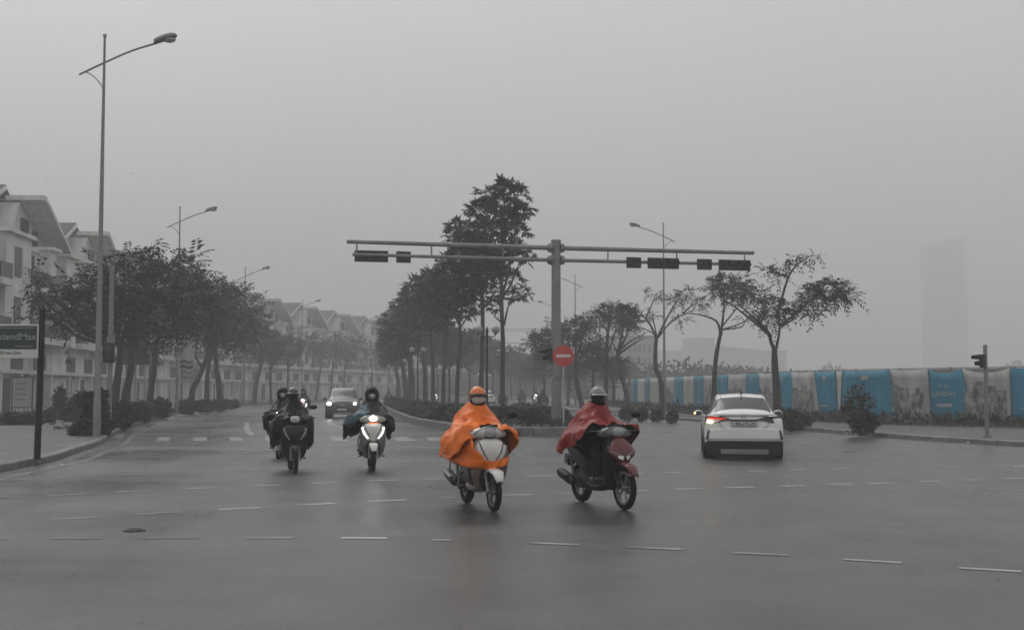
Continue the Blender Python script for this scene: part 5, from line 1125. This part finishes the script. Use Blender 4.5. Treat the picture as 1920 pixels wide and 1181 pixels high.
def scooter(paint, side, lit='off', style='soft', r=.25, name='scooter', mirrors=(1,), lens='lens'):
    t = empty(name, (0, 0, 0), 0, 'x', 'scooter'); xa = .63
    for x, w, nm in ((xa, .042, 'front_wheel'), (-xa, .055, 'rear_wheel')):
        mb = MB(); rings = []
        for k in range(36):
            a = k * math.tau / 36; c = Vector((math.cos(a), 0, math.sin(a)))
            rings.append([c * (r - w + math.cos(b) * w) + Vector((0, math.sin(b) * w, 0)) for b in [q * math.tau / 10 for q in range(10)]])
        rings.append(rings[0]); mb.loft(rings, True, False); wh = mb.build(nm, M['rubber'], t, smooth=60, loc=(x, 0, r))
        mb = MB(); ri = r - 2 * w
        mb.loft([[Vector((math.cos(a) * q[0], q[1], math.sin(a) * q[0])) for a in [k * math.tau / 32 for k in range(32)]] for q in [(ri + .012, -.028), (ri + .012, .028), (ri - .012, .024), (ri - .012, -.024), (ri + .012, -.028)]], True, False)
        mb.tube([(0, -.05, 0), (0, .05, 0)], .035, 12)
        for k in range(5):
            for d in (-.14, .14): a = k * math.tau / 5; mb.tube([(math.cos(a) * .03, 0, math.sin(a) * .03), (math.cos(a + d) * ri, 0, math.sin(a + d) * ri)], .009, 5)
        mb.build('rim', M['alloy'] if style == 'soft' else M['grey_body'], wh, smooth=40)
    mb = MB(); mb.tube([(xa, .05, r), (xa, .058, r)], .085, 20); mb.build('brake_disc', M['chrome'], t)
    for s in (-1, 1): mb = MB(); mb.tube([(.40, s * .075, .66), (.52, s * .075, .45), (xa, s * .075, r)], [.02, .02, .024], 8); mb.build('fork', M['galv'] if style == 'soft' else M['dark'], t, smooth=50)
    # fender
    mb = MB(); rings = []
    for k in range(15):
        a = R(28 + 118 * k / 14); ff = math.sin(math.pi * min(1, (k + 1.2) / 12)) ** .6 if k < 4 else 1
        wd = .085 * (.55 + .45 * min(1, k / 4)) * (1 if k < 12 else 1 - (k - 12) * .12); c = Vector((math.cos(a), 0, math.sin(a)))
        rings.append([Vector((xa, 0, r)) + c * (r + .03 + .03 * math.cos(b) + (.02 if k < 5 else 0)) + Vector((0, math.sin(b) * wd, 0)) for b in [R(-125 + 250 * q / 10) for q in range(11)]])
    mb.loft(rings, False, False); f = mb.build('front_fender', paint, t, smooth=60); m_ = f.modifiers.new('th', 'SOLIDIFY'); m_.thickness = .006
    # bodywork
    mb = MB(); mb.loft(sweepx([(-.99, .84, .03, .015), (-.92, .80, .10, .05), (-.75, .735, .155, .10), (-.5, .66, .175, .17), (-.28, .58, .17, .2), (-.12, .50, .14, .18), (-.06, .46, .09, .12)])); mb.build('rear_body', side, t, smooth=60)
    mb = MB(); mb.loft(sweepx([(-.93, .86, .05, .02), (-.8, .86, .12, .045), (-.55, .835, .15, .055), (-.3, .79, .15, .06), (-.1, .775, .11, .06), (-.02, .75, .05, .03)])); mb.build('seat', M['black'], t, smooth=60)
    mb = MB(); mb.loft(sweepx([(-.20, .29, .15, .05), (.0, .27, .17, .05), (.25, .29, .17, .06), (.36, .34, .14, .08)])); mb.build('floorboard', M['black'] if style != 'soft' else side, t, smooth=60)
    mb = MB(); mb.loft(sweepx([(-.66, .33, .08, .08), (-.45, .33, .13, .13), (-.2, .30, .12, .11), (.0, .25, .07, .05)])); mb.build('engine', M['dark'], t, smooth=60)
    if style == 'soft':
        ls = [(.24, .34, .05, .03), (.30, .36, .17, .05), (.42, .395, .225, .065), (.56, .42, .25, .085), (.70, .43, .255, .11), (.82, .41, .24, .11), (.90, .375, .19, .09), (.96, .34, .10, .06)]
    else:
        ls = [(.24, .34, .05, .03), (.30, .35, .13, .05), (.42, .37, .17, .06), (.56, .39, .19, .07), (.68, .41, .20, .09), (.80, .40, .19, .10), (.90, .37, .14, .08), (.96, .34, .09, .05)]
    mb = MB(); mb.loft(sweepz(ls)); mb.build('leg_shield', side if style == 'soft' else M['gloss_black'], t, smooth=60)
    mb = MB(); mb.loft(sweepz([(.26, .38, .04, .03), (.32, .41, .12, .06), (.45, .44, .15, .065), (.56, .455, .13, .06), (.63, .46, .07, .04)])); mb.build('inner_panel', M['black'], t, smooth=60)
    if style == 'soft':
        mb = MB(); mb.loft(sweepz([(.57, .50, .03, .02), (.62, .515, .10, .035), (.72, .525, .175, .04), (.82, .50, .195, .05), (.89, .46, .16, .05), (.93, .42, .08, .03)])); fp = mb.build('front_panel', paint, t, smooth=60)
        for s in (-1, 1):
            mb = MB(); mb.tube([(.515, s * .165, .89), (.565, s * .125, .77), (.56, s * .05, .65)], [.007, .007, .005], 6); mb.build('panel_groove', M['dark'], fp)
            mb = MB(); mb.tube([(.49, s * .205, .84), (.53, s * .165, .73), (.54, s * .10, .63)], [.02, .024, .012], 8); o = mb.build('indicator', M['lens'] if lit != 'full' else M['headdim'], t, smooth=60)
    else:                                                    # sharp sporty nose
        mb = MB(); mb.loft(sweepz([(.60, .60, .02, .012), (.645, .595, .09, .035), (.70, .58, .165, .045), (.76, .555, .195, .055), (.83, .52, .16, .06), (.90, .48, .10, .045), (.95, .44, .05, .03)])); mb.build('front_panel', paint, t, smooth=60)
        for s in (-1, 1):
            mb = MB(); mb.add([(.650, s * .015, .70), (.585, s * .185, .775), (.57, s * .19, .725), (.655, s * .03, .645), (.55, s * .02, .69), (.5, s * .16, .745), (.5, s * .17, .715), (.55, s * .03, .655)], [(0, 1, 2, 3), (7, 6, 5, 4), (0, 4, 5, 1), (1, 5, 6, 2), (2, 6, 7, 3), (3, 7, 4, 0)]); mb.build('position_light', M['chrome'], t, bevel=.004)
            mb = MB(); mb.add([(.565, s * .13, .80), (.53, s * .185, .825), (.52, s * .185, .80), (.56, s * .14, .78), (.48, s * .13, .80), (.47, s * .17, .825), (.47, s * .17, .80), (.48, s * .13, .78)], [(0, 1, 2, 3), (7, 6, 5, 4), (0, 4, 5, 1), (1, 5, 6, 2), (2, 6, 7, 3), (3, 7, 4, 0)]); mb.build('indicator', M['lens'], t)
        mb = MB(); mb.tube([(.62, -.05, .505), (.90, -.04, .46), (.90, .04, .46), (.62, .05, .505)], .012, 6); mb.build('fender_trim', M['chrome'], t)
    # handlebar cowl, grips, levers, mirrors
    mb = MB(); mb.loft([[Vector((.36 + math.cos(a) * hx + (.0 if abs(y) < .1 else -.03), y, 1.03 - abs(y) * .16 + math.sin(a) * hz * (.8 if math.sin(a) > 0 else 1.1))) for a in [q * math.tau / 16 for q in range(16)]] for y, hx, hz in [(-.25, .02, .018), (-.24, .045, .035), (-.17, .085, .065), (-.09, .12, .085), (0, .135, .09), (.09, .12, .085), (.17, .085, .065), (.24, .045, .035), (.25, .02, .018)]]); cw = mb.build('handlebar_cowl', paint if style == 'soft' else M['grey_body'], t, smooth=60)
    for s in (-1, 1): mb = MB(); mb.tube([(.462, s * .10, 1.065), (.44, s * .15, 1.04), (.41, s * .205, .99)], .005, 5); mb.build('cowl_seam', M['black'], cw)
    mb = MB(); mb.loft([[Vector((.40 + d * .5 - y * y * 1.6, y, 1.075 + d)) for y in [q * .02 for q in range(-6, 7)]] for d in (0, .035)], False, False); q = mb.build('dash_visor', M['black'], cw, smooth=True); q.modifiers.new('th', 'SOLIDIFY').thickness = .008
    mb = MB(); mb.ell((.455, 0, 1.01), (.045, .105, .068), 20, 12); hl = mb.build('headlight', M[lens], t, smooth=60)
    mb = MB(); mb.tube([(.468 - .02 * abs(math.cos(a)), .112 * math.cos(a), 1.01 + .07 * math.sin(a)) for a in [q * math.tau / 24 for q in range(25)]], .006, 5); mb.build('headlight_rim', M['black'], hl)
    if lit != 'off': mb = MB(); mb.ell((.485, 0, 1.01), (.03, .078, .055), 18, 10); mb.build('lamp', M['headlit'] if lit == 'full' else M['headdim'], hl, smooth=60)
    if lit == 'full':
        mb = MB(); mb.tube([(.47, -.09, .93), (.49, 0, .905), (.47, .09, .93)], .014, 6); mb.build('indicator', M['amber_dim'], t)
    for s in (-1, 1):
        mb = MB(); mb.tube([(.34, s * .2, 1.02), (.27, s * .38, 1.03)], .018, 10); mb.build('grip', M['rubber'], t, smooth=60)
        mb = MB(); mb.tube([(.36, s * .2, 1.03), (.36, s * .28, 1.02), (.31, s * .38, 1.015)], .006, 6); mb.build('brake_lever', M['galv'], t)
        if s not in mirrors: continue
        mb = MB(); mb.tube(catmull([(.33, s * .17, 1.06), (.31, s * .24, 1.15), (.30, s * .30, 1.2)], 4), .007, 6); st_ = mb.build('mirror_stalk', M['black'], t, smooth=60)
        mb = MB(); mb.ell((.30, s * .355, 1.235), (.022, .075, .042), 14, 10, -90, 90, None); o = mb.build('mirror', M['black'], t, smooth=60)
    if style != 'soft':
        mb = MB(); mb.loft(sweepx([(-.12, .36, .145, .03), (-.05, .36, .165, .05), (.06, .37, .165, .05), (.13, .37, .15, .03)])); mb.build('side_cover', M['alloy'], t, smooth=60)
    # exhaust, stand, tail, plate
    mb = MB(); mb.tube([(-.30, -.10, .25), (-.42, -.16, .26), (-.52, -.18, .30)], .022, 8); mb.tube([(-.50, -.19, .29), (-.56, -.19, .31), (-.86, -.20, .40), (-.93, -.20, .42)], [.04, .065, .07, .05], 14); mb.build('exhaust', M['dark'], t, smooth=60)
    mb = MB(); mb.tube([(-.58, -.245, .36), (-.84, -.26, .43)], [.03, .028], 8); mb.build('heat_shield', M['galv'] if style == 'soft' else M['dark'], t, smooth=60)
    for s in (-1, 1): mb = MB(); mb.tube([(-.18, s * .17, .27), (-.18, s * .26, .25)], .014, 6); mb.build('footpeg', M['black'], t)
    mb = MB(); mb.tube(catmull([(-.75, -.14, .84), (-.98, -.13, .87), (-1.03, 0, .88), (-.98, .13, .87), (-.75, .14, .84)], 4), .014, 8); mb.build('grab_rail', M['galv'], t, smooth=60)
    mb = MB(); mb.ell((-.97, 0, .77), (.04, .10, .045), 14, 8); mb.build('tail_light', M['tail_red'], t, smooth=60)
    mb = MB(); mb.loft(sweepx([(-1.0, .50, .05, .012), (-.92, .58, .08, .015), (-.80, .66, .08, .02)])); mb.build('rear_mudguard', M['black'], t, smooth=60)
    mb = MB(); mb.box(-1.005, -.995, -.095, .095, .52, .66); mb.build('number_plate', M['banner_white'], t)
    for s in (-1, 1): mb = MB(); mb.tube([(-.70, s * .13, .62), (-.62, s * .13, .32)], .022, 8); mb.build('shock_absorber', M['galv'], t, smooth=60)
    if style == 'soft': mb = MB(); mb.tube(catmull([(-.10, -.20, .68), (-.12, -.235, .52), (-.22, -.245, .30)], 4), .014, 6); mb.build('guard_bar', M['chrome'], t, smooth=60); mb = MB(); mb.tube(catmull([(-.55, -.20, .70), (-.62, -.25, .55), (-.56, -.26, .42)], 4), .014, 6); mb.build('guard_bar', M['chrome'], t, smooth=60)
    return t
M['amber_dim'] = emit('amber lamp', (1.0, .25, .05), .35)

# ------------------------------------------------------------------ people
from mathutils.noise import noise as mnoise
def person(label, cloth, face='mask', helm=None, visor=False, poncho=None, flap=False, seed=0, group=None, lean=0, hood=None, scale=1, blue=False, brim=1, ys=(.86, .95), drop=0):
    t = empty('person', (0, 0, 0), 0, label, 'person', group)
    J = {'pel': ((-.34, 0, .88), .15), 'wai': ((-.32, 0, 1.0), .135), 'che': ((-.26, 0, 1.15), .13), 'nk0': ((-.21, 0, 1.28), .065), 'nk1': ((-.17, 0, 1.37), .055), 'hd0': ((-.15, 0, 1.42), .075), 'hd1': ((-.15, 0, 1.50), .088), 'hd2': ((-.155, 0, 1.54), .06)}
    E = [('pel', 'wai'), ('wai', 'che'), ('che', 'nk0'), ('nk0', 'nk1'), ('nk1', 'hd0'), ('hd0', 'hd1'), ('hd1', 'hd2')]
    for s in (-1, 1):
        k = 'lr'[s > 0]
        J.update({'sh' + k: ((-.23, s * .135, 1.20), .055), 'el' + k: ((-.03, s * .235, 1.01), .040), 'wr' + k: ((.20, s * .295, 1.035), .028), 'pa' + k: ((.27, s * .305, 1.055), .034),
                  'hp' + k: ((-.32, s * .10, .87), .10), 'kn' + k: ((.10, s * .16, .80), .072), 'an' + k: ((.06, s * .13, .40), .045), 'he' + k: ((.02, s * .13, .345), .042), 'to' + k: ((.24, s * .15, .345), .036)})
        E += [('nk0', 'sh' + k), ('sh' + k, 'el' + k), ('el' + k, 'wr' + k), ('wr' + k, 'pa' + k), ('pel', 'hp' + k), ('hp' + k, 'kn' + k), ('kn' + k, 'an' + k), ('an' + k, 'he' + k), ('he' + k, 'to' + k)]
        for f in range(4):                                    # fingers closed round the grip
            y = s * (.272 + .022 * f)
            J.update({f'f{f}a{k}': ((.305, y, 1.065 - .004 * f), .010), f'f{f}b{k}': ((.322, y, 1.04), .009), f'f{f}c{k}': ((.30, y, 1.012), .008)})
            E += [('pa' + k, f'f{f}a{k}'), (f'f{f}a{k}', f'f{f}b{k}'), (f'f{f}b{k}', f'f{f}c{k}')]
        J.update({'ta' + k: ((.27, s * .262, 1.03), .011), 'tb' + k: ((.30, s * .255, 1.01), .009)}); E += [('pa' + k, 'ta' + k), ('ta' + k, 'tb' + k)]
    names = list(J); me = bpy.data.meshes.new('body'); me.from_pydata([J[n][0] for n in names], [(names.index(a), names.index(b)) for a, b in E], [])
    o = bpy.data.objects.new('body', me); COL.objects.link(o); o.parent = t
    sk = o.modifiers.new('skin', 'SKIN'); sk.use_smooth_shade = True
    for i, n in enumerate(names): r = J[n][1]; me.skin_vertices[0].data[i].radius = (r, r)
    me.skin_vertices[0].data[0].use_root = True
    ss = o.modifiers.new('sub', 'SUBSURF'); ss.levels = 1; ss.render_levels = 1
    me.materials.append(M['trousers'])
    hc = Vector((-.14, 0, 1.475))
    mb = MB(); mb.ell(hc, (.098, .082, .125), 24, 16)       # face: skull, brow, nose, ears
    mb.ell(hc + Vector((.1, 0, -.012)), (.022, .014, .03), 8, 6); mb.ell(hc + Vector((.088, 0, -.062)), (.014, .03, .010), 8, 6)
    for s in (-1, 1): mb.ell(hc + Vector((.0, s * .083, -.01)), (.02, .01, .032), 8, 6); mb.ell(hc + Vector((.088, s * .033, .018)), (.014, .02, .009), 8, 6)
    hd = mb.build('head', M['skin'] if face != 'dark' else M['blackmask'], t, smooth=True)
    mb = MB()
    for s in (-1, 1): mb.ell(hc + Vector((.096, s * .033, .016)), (.008, .012, .006), 8, 6)
    mb.build('eye', M['black'], hd, smooth=True)
    if face in ('mask', 'dark'):
        mb = MB(); rings = []
        for i in range(7):
            z = -.105 + .105 * i / 6; w = .30 + .25 * math.sin(math.pi * (i + 1) / 9)
            rr_ = math.sqrt(max(0, 1 - (z / .13) ** 2))
            rings.append([hc + Vector((math.cos(a) * .112 * rr_ + (.022 * math.cos(a) ** 8 if 2 <= i <= 5 else 0), math.sin(a) * .092 * rr_, z)) for a in [R(-82 + 164 * j / 16) for j in range(17)]])
        mb.loft(rings, False, False); o = mb.build('mask', M['mask'] if face == 'mask' else M['blackmask'], t, smooth=True, fix=False); o.modifiers.new('th', 'SOLIDIFY').thickness = .005
    if hood:
        mb = MB(); mb.ell(hc, (.106, .09, .132), 24, 8, 14, 90); mb.build('headscarf', M['blackmask'], t, smooth=True)
        mb = MB(); rings = []
        for k in range(13):
            a = R(-62 + 152 * k / 12) if False else R(200 * k / 12 - 10)
        for i in range(12):                                   # hood: shells round the head, open at the face
            th = R(38 + 135 * i / 11)                         # from face opening back over the skull
            rings.append([hc + Vector((math.cos(th) * .15 - .0, math.sin(th) * .138 * math.cos(b), math.sin(th) * .158 * math.sin(b) + (-.01 if math.sin(b) > 0 else -.06 * -math.sin(b)))) for b in [q * math.tau / 24 for q in range(24)]])
        mb.loft(rings, True, False); o = mb.build('hood', M[hood], t, smooth=True, fix=False); o.modifiers.new('th', 'SOLIDIFY').thickness = .008
        mb = MB(); mb.loft([[hc + Vector((.12 + d, .088 * math.cos(b), .10 * math.sin(b) - .012)) for b in [q * math.tau / 24 for q in range(24)]] for d in (-.004, .006)] and [[hc + Vector((.112 + .0 * rr_, rr_ * math.cos(b), rr_ * 1.15 * math.sin(b) - .012)) for b in [q * math.tau / 24 for q in range(24)]] for rr_ in (.08, .092)], True, False); o = mb.build('hood_rim', M[hood], t, smooth=True); o.modifiers.new('th', 'SOLIDIFY').thickness = .012
    if helm:
        mb = MB(); rings = []
        for i in range(11):
            v = R(8 + 82 * i / 10); rings.append([hc + Vector((-.008 + math.cos(a) * .132 * math.cos(v), math.sin(a) * .116 * math.cos(v), .012 + .128 * math.sin(v) - (.045 * (1 - math.sin(v)) * (1 if math.cos(a) < .35 else 0)))) for a in [q * math.tau / 32 for q in range(32)]])
        mb.loft(rings, True, False); h = mb.build('helmet', M[helm], t, smooth=True); h.modifiers.new('th', 'SOLIDIFY').thickness = .012
        if brim:
            mb = MB(); mb.loft([[hc + Vector((-.008 + math.cos(a) * (.128 + e), math.sin(a) * (.112 + e * .6), .034 - e * .35 + dz)) for a in [R(-62 + 124 * j / 14) for j in range(15)]] for e, dz in ((0, .006), (.055, .006), (.055, 0), (0, 0))], False, False); mb.build('brim', M[helm] if brim == 1 else M['black'], h, smooth=60)
        mb = MB(); mb.loft([[hc + Vector((-.008 + math.cos(a) * .136, math.sin(a) * .12, z)) for a in [R(-75 + 150 * j / 18) for j in range(19)]] for z in (.022, .036)], False, False); mb.build('helmet_band', M['black'], h)
        mb = MB()
        for s in (-1, 1): mb.tube([hc + Vector((.02, s * .108, 0)), hc + Vector((.035, s * .09, -.07)), hc + Vector((.05, s * .03, -.13))], .006, 5)
        mb.build('strap', M['black'], h)
    if visor:
        mb = MB(); mb.loft([[hc + Vector((math.cos(a) * .108, math.sin(a) * .094, z)) for a in [R(-70 + 140 * j / 16) for j in range(17)]] for z in (-.012, .034)], False, False); o = mb.build('sunglasses', M['glass'], t, smooth=True); o.modifiers.new('th', 'SOLIDIFY').thickness = .005
    if poncho:
        rg = random.Random(seed)
        half = [  # angle keys front(0) .. back(180): neck, shoulder, mid, over hands, hem
            [(-.03, 0, 1.35), (-.04, .05, 1.355), (-.08, .09, 1.375), (-.16, .105, 1.40), (-.23, .09, 1.41), (-.265, .05, 1.41), (-.27, 0, 1.41)],
            [(.01, 0, 1.235), (-.01, .10, 1.24), (-.09, .18, 1.245), (-.21, .225, 1.235), (-.33, .18, 1.255), (-.39, .1, 1.28), (-.40, 0, 1.28)],
            [(.12, 0, 1.13), (.15, .18, 1.13), (.09, .30, 1.10), (-.12, .345, 1.04), (-.38, .32, 1.05), (-.52, .17, 1.06), (-.55, 0, 1.08)],
            [(.22, 0, 1.105), (.30, .20, 1.10), (.31, .44, 1.06), (-.06, .49, .90), (-.42, .42, .88), (-.64, .24, .90), (-.68, 0, .94)],
            [(.245, 0, 1.09), (.36, .22, 1.06), (.37, .50, .90), (-.02, .49, .69), (-.42, .44, .66), (-.72, .28, .72), (-.80, 0, .80)]]
        rings = []
        for r_ in half:
            l = catmull(r_, 8); ri = len(rings); dz = drop * (0, 0, 0, .25, 1)[ri]
            lf = [Vector((p.x, p.y * (1 + (ys[0] - 1) * ri / 4), p.z - dz * min(1, abs(p.y) * 3))) for p in l]
            if flap:
                o2 = {3: [(.22, 0, 1.105), (.30, .18, 1.09), (.30, .40, 1.03), (-.06, .47, .88)], 4: [(.245, 0, 1.09), (.40, .20, .98), (.36, .44, .74), (-.04, .50, .66)]}.get(ri)
                if o2: r_ = o2 + r_[4:]; l = catmull(r_, 8)
            rt = [Vector((p.x, -p.y * (1 + (ys[1] - 1) * ri / 4), p.z - dz * min(1, abs(p.y) * 3))) for p in reversed(l[1:-1])]
            rings.append(lf + rt)
        n = len(rings[0]); rows = []
        cols = [catmull([r_[j] for r_ in rings], 8) for j in range(n)]
        ph = [rg.uniform(0, 6) for _ in range(4)]
        for i in range(len(cols[0])):
            tt = i / (len(cols[0]) - 1); row = []
            for j in range(n):
                p = cols[j][i].copy(); a = j * math.tau / n; o_ = Vector((p.x + .2, p.y, 0)); o_.normalize() if o_.length > 1e-6 else None
                w = (math.sin(a * 9 + ph[0] + tt * 3) * .5 + math.sin(a * 17 + ph[1] - tt * 4) * .3 + math.sin(a * 5 + ph[2]) * .4) * (.024 * tt ** 1.2 + .004)
                q3 = Vector((p.x * 3.2, p.y * 3.2, p.z * 2.2 + seed * 5)); nz = mnoise(q3); n4 = mnoise(q3 * 2.3 + Vector((7, 3, 1)))
                w += ((1 - abs(nz) * 3.2) * .040 + (1 - abs(n4) * 3) * .022) * min(1, tt * 3) - .025 * tt
                p += o_ * w; p.z += ((1 - abs(n4) * 3) * .01) * tt; p.z += (math.sin(a * 7 + ph[3]) * .035 + math.sin(a * 13 + ph[1]) * .02) * tt ** 3 + math.sin(tt * 13 + a * 3) * .006 * tt
                row.append(p)
            rows.append(row)
        mb = MB(); mb.loft(rows, True, False)
        if flap:                                              # front of the cloth drawn down and round the leg shield
            up_ = [(.29, -.30, 1.02), (.45, -.24, .90), (.56, -.19, .76), (.615, -.07, .655), (.61, .08, .66), (.54, .22, .70)]
            lo_ = [(-.20, -.46, .68), (.12, -.42, .62), (.38, -.31, .57), (.59, -.06, .54), (.61, .10, .575), (.52, .235, .60)]
            U, L_ = catmull(up_, 5), catmull(lo_, 5); rws = []
            for i in range(9):
                v = i / 8; rws.append([U[j].lerp(L_[j], v) + Vector((.012 * math.sin(j * 1.3 + v * 5), -.015 * math.sin(j * .9 + v * 4 + 1), .006 * math.sin(j * 2.1))) for j in range(len(U))])
            mb.loft(rws, False, False)
        o = mb.build('poncho', M[poncho], t, smooth=True, fix=False); m_ = o.modifiers.new('th', 'SOLIDIFY'); m_.thickness = .004
        if blue:
            o.data.materials.append(M['blue'])
            for q in o.data.polygons:
                c = q.center
                if c.y < -.13 + .08 * math.sin(c.x * 9) and -.34 < c.x < .36 and c.z > .84 + .08 * math.sin(c.x * 6): q.material_index = 1
    return t
def put(bike, man, px, py, ang, lab, group=None, Y=None, lean=0):
    p = G(px, py) if Y is None else xg(px, Y)
    rz = R(-90 + ang)
    for o in (bike, man):
        if o: o.location = (p.x, p.y, 0); o.rotation_euler = (R(lean), 0, rz)
    bike['label'] = lab
    if group: bike['group'] = group

b1 = scooter(M['white_body'], M['brown_body'], 'off', 'soft', .25)
p1 = person('person in orange rain poncho and orange helmet with white mask, riding in the centre', None, 'mask', 'orange_helm', True, 'orange', True, 1, brim=2, ys=(.78, .95))
put(b1, p1, 900, 951, 18, 'white and dull brown scooter ridden by the person in the orange poncho')
b2 = scooter(M['red_body'], M['gloss_black'], 'off', 'sharp', .285)
p2 = person('person in dark red rain poncho with grey helmet and black face mask', None, 'dark', 'grey_helm', True, 'red', False, 2, ys=(.72, .98), drop=-.08)
put(b2, p2, 1130, 948, 23, 'black and red sporty scooter ridden by the person in the dark red poncho')
b3 = scooter(M['white_body'], M['grey_body'], 'full', 'soft', .25, mirrors=())
p3 = person('person in a dark hooded poncho with a teal blue shoulder and white mask', None, 'mask', None, True, 'greycloth', False, 3, hood='blackcloth', blue=True, ys=(.76, 1.1), drop=.06)
put(b3, p3, 697, 880, 9, 'silver white scooter with its headlight glaring, ridden by the hooded person')
b4 = scooter(M['gloss_black'], M['gloss_black'], 'off', 'soft', .25, lens='mask')
p4 = person('person in black rain poncho and black helmet, on the large dark scooter', None, 'dark', 'blackhelm', True, 'blackcloth', False, 4, ys=(.66, .82), drop=.26)
put(b4, p4, 549, 884, 14, 'large black scooter with a pale front crescent, nearest on the left lane')
# second rider close behind the black scooter, and one more further back with a bright headlight
b5 = copy_tree(b3); p5 = person('person in dark hooded rain clothes with a white mask, half hidden behind the black rider', None, 'mask', None, False, 'blackcloth', False, 5, hood='blackcloth', ys=(.62, .75), drop=.1)
put(b5, p5, 528, 858, 4, 'dark scooter following left of and behind the large black scooter')
for o in bpy.data.objects:
    if o.parent == b5:
        nm = o.name.split('.')[0]
        if nm in ('leg_shield', 'front_panel', 'handlebar_cowl', 'front_fender', 'rear_body', 'floorboard'):
            o.data = o.data.copy(); o.data.materials[0] = M['dark_car']
FG = 'distant motorcyclists on the far road'
def far_pair(src_b, src_m, px, Y, ang, lb, lm, gb, gm):
    b, m_ = copy_tree(src_b), copy_tree(src_m); put(b, m_, px, 0, ang, lb, gb, Y); m_['label'] = lm; m_['group'] = gm
far_pair(b3, p5, 569, 64, 6, 'scooter with glaring headlight peeping out right of the black rider', 'person in dark clothes almost hidden behind the black rider', 'distant scooters', 'distant riders')
far_pair(b4, p4, 978, 116, 186, 'single distant scooter between the median and the gantry pole', 'person riding alone in the distance between the median and the gantry pole', 'distant scooters', 'distant riders')
far_pair(b4, p4, 1017, 88, 184, 'nearer of the two close distant scooters, just left of the gantry pole', 'person on the nearer of the two close distant scooters', 'distant scooters', 'distant riders')
far_pair(b3, p5, 1004, 122, 4, 'farther of the two close distant scooters, its headlight lit', 'person in dark clothes on the farther of the two close distant scooters', 'distant scooters', 'distant riders')
far_pair(b4, p4, 942, 100, 186, 'distant scooter half hidden by the tallest median trunk', 'person on the distant scooter half hidden by the tallest median trunk', 'distant scooters', 'distant riders')
far_pair(b3, p4, 816, 128, 6, 'faint scooter with a small headlight seen through the median trees', 'person on the faint scooter seen through the median trees', 'distant scooters', 'distant riders')
far_pair(b4, p5, 729, 118, 8, 'faint scooter on the left road just right of the hooded rider', 'faint person riding just right of the hooded rider on the left road', 'distant scooters', 'distant riders')
# ------------------------------------------------------------------ haze (a closed box of thin even fog)
mb = MB(); mb.box(-1340, 1340, -60, 2700, -1.2, 152)
hz = mb.build('haze', bpy.data.materials.new('fog')); tag(hz, kind='stuff')
m = hz.data.materials[0]; m.use_nodes = True; n = m.node_tree.nodes
n.remove(n['Principled BSDF']); pv = n.new('ShaderNodeVolumePrincipled')
pv.inputs['Color'].default_value = (.94, .94, .94, 1); pv.inputs['Density'].default_value = .0025; pv.inputs['Anisotropy'].default_value = .0
m.node_tree.links.new(pv.outputs[0], n['Material Output'].inputs['Volume'])
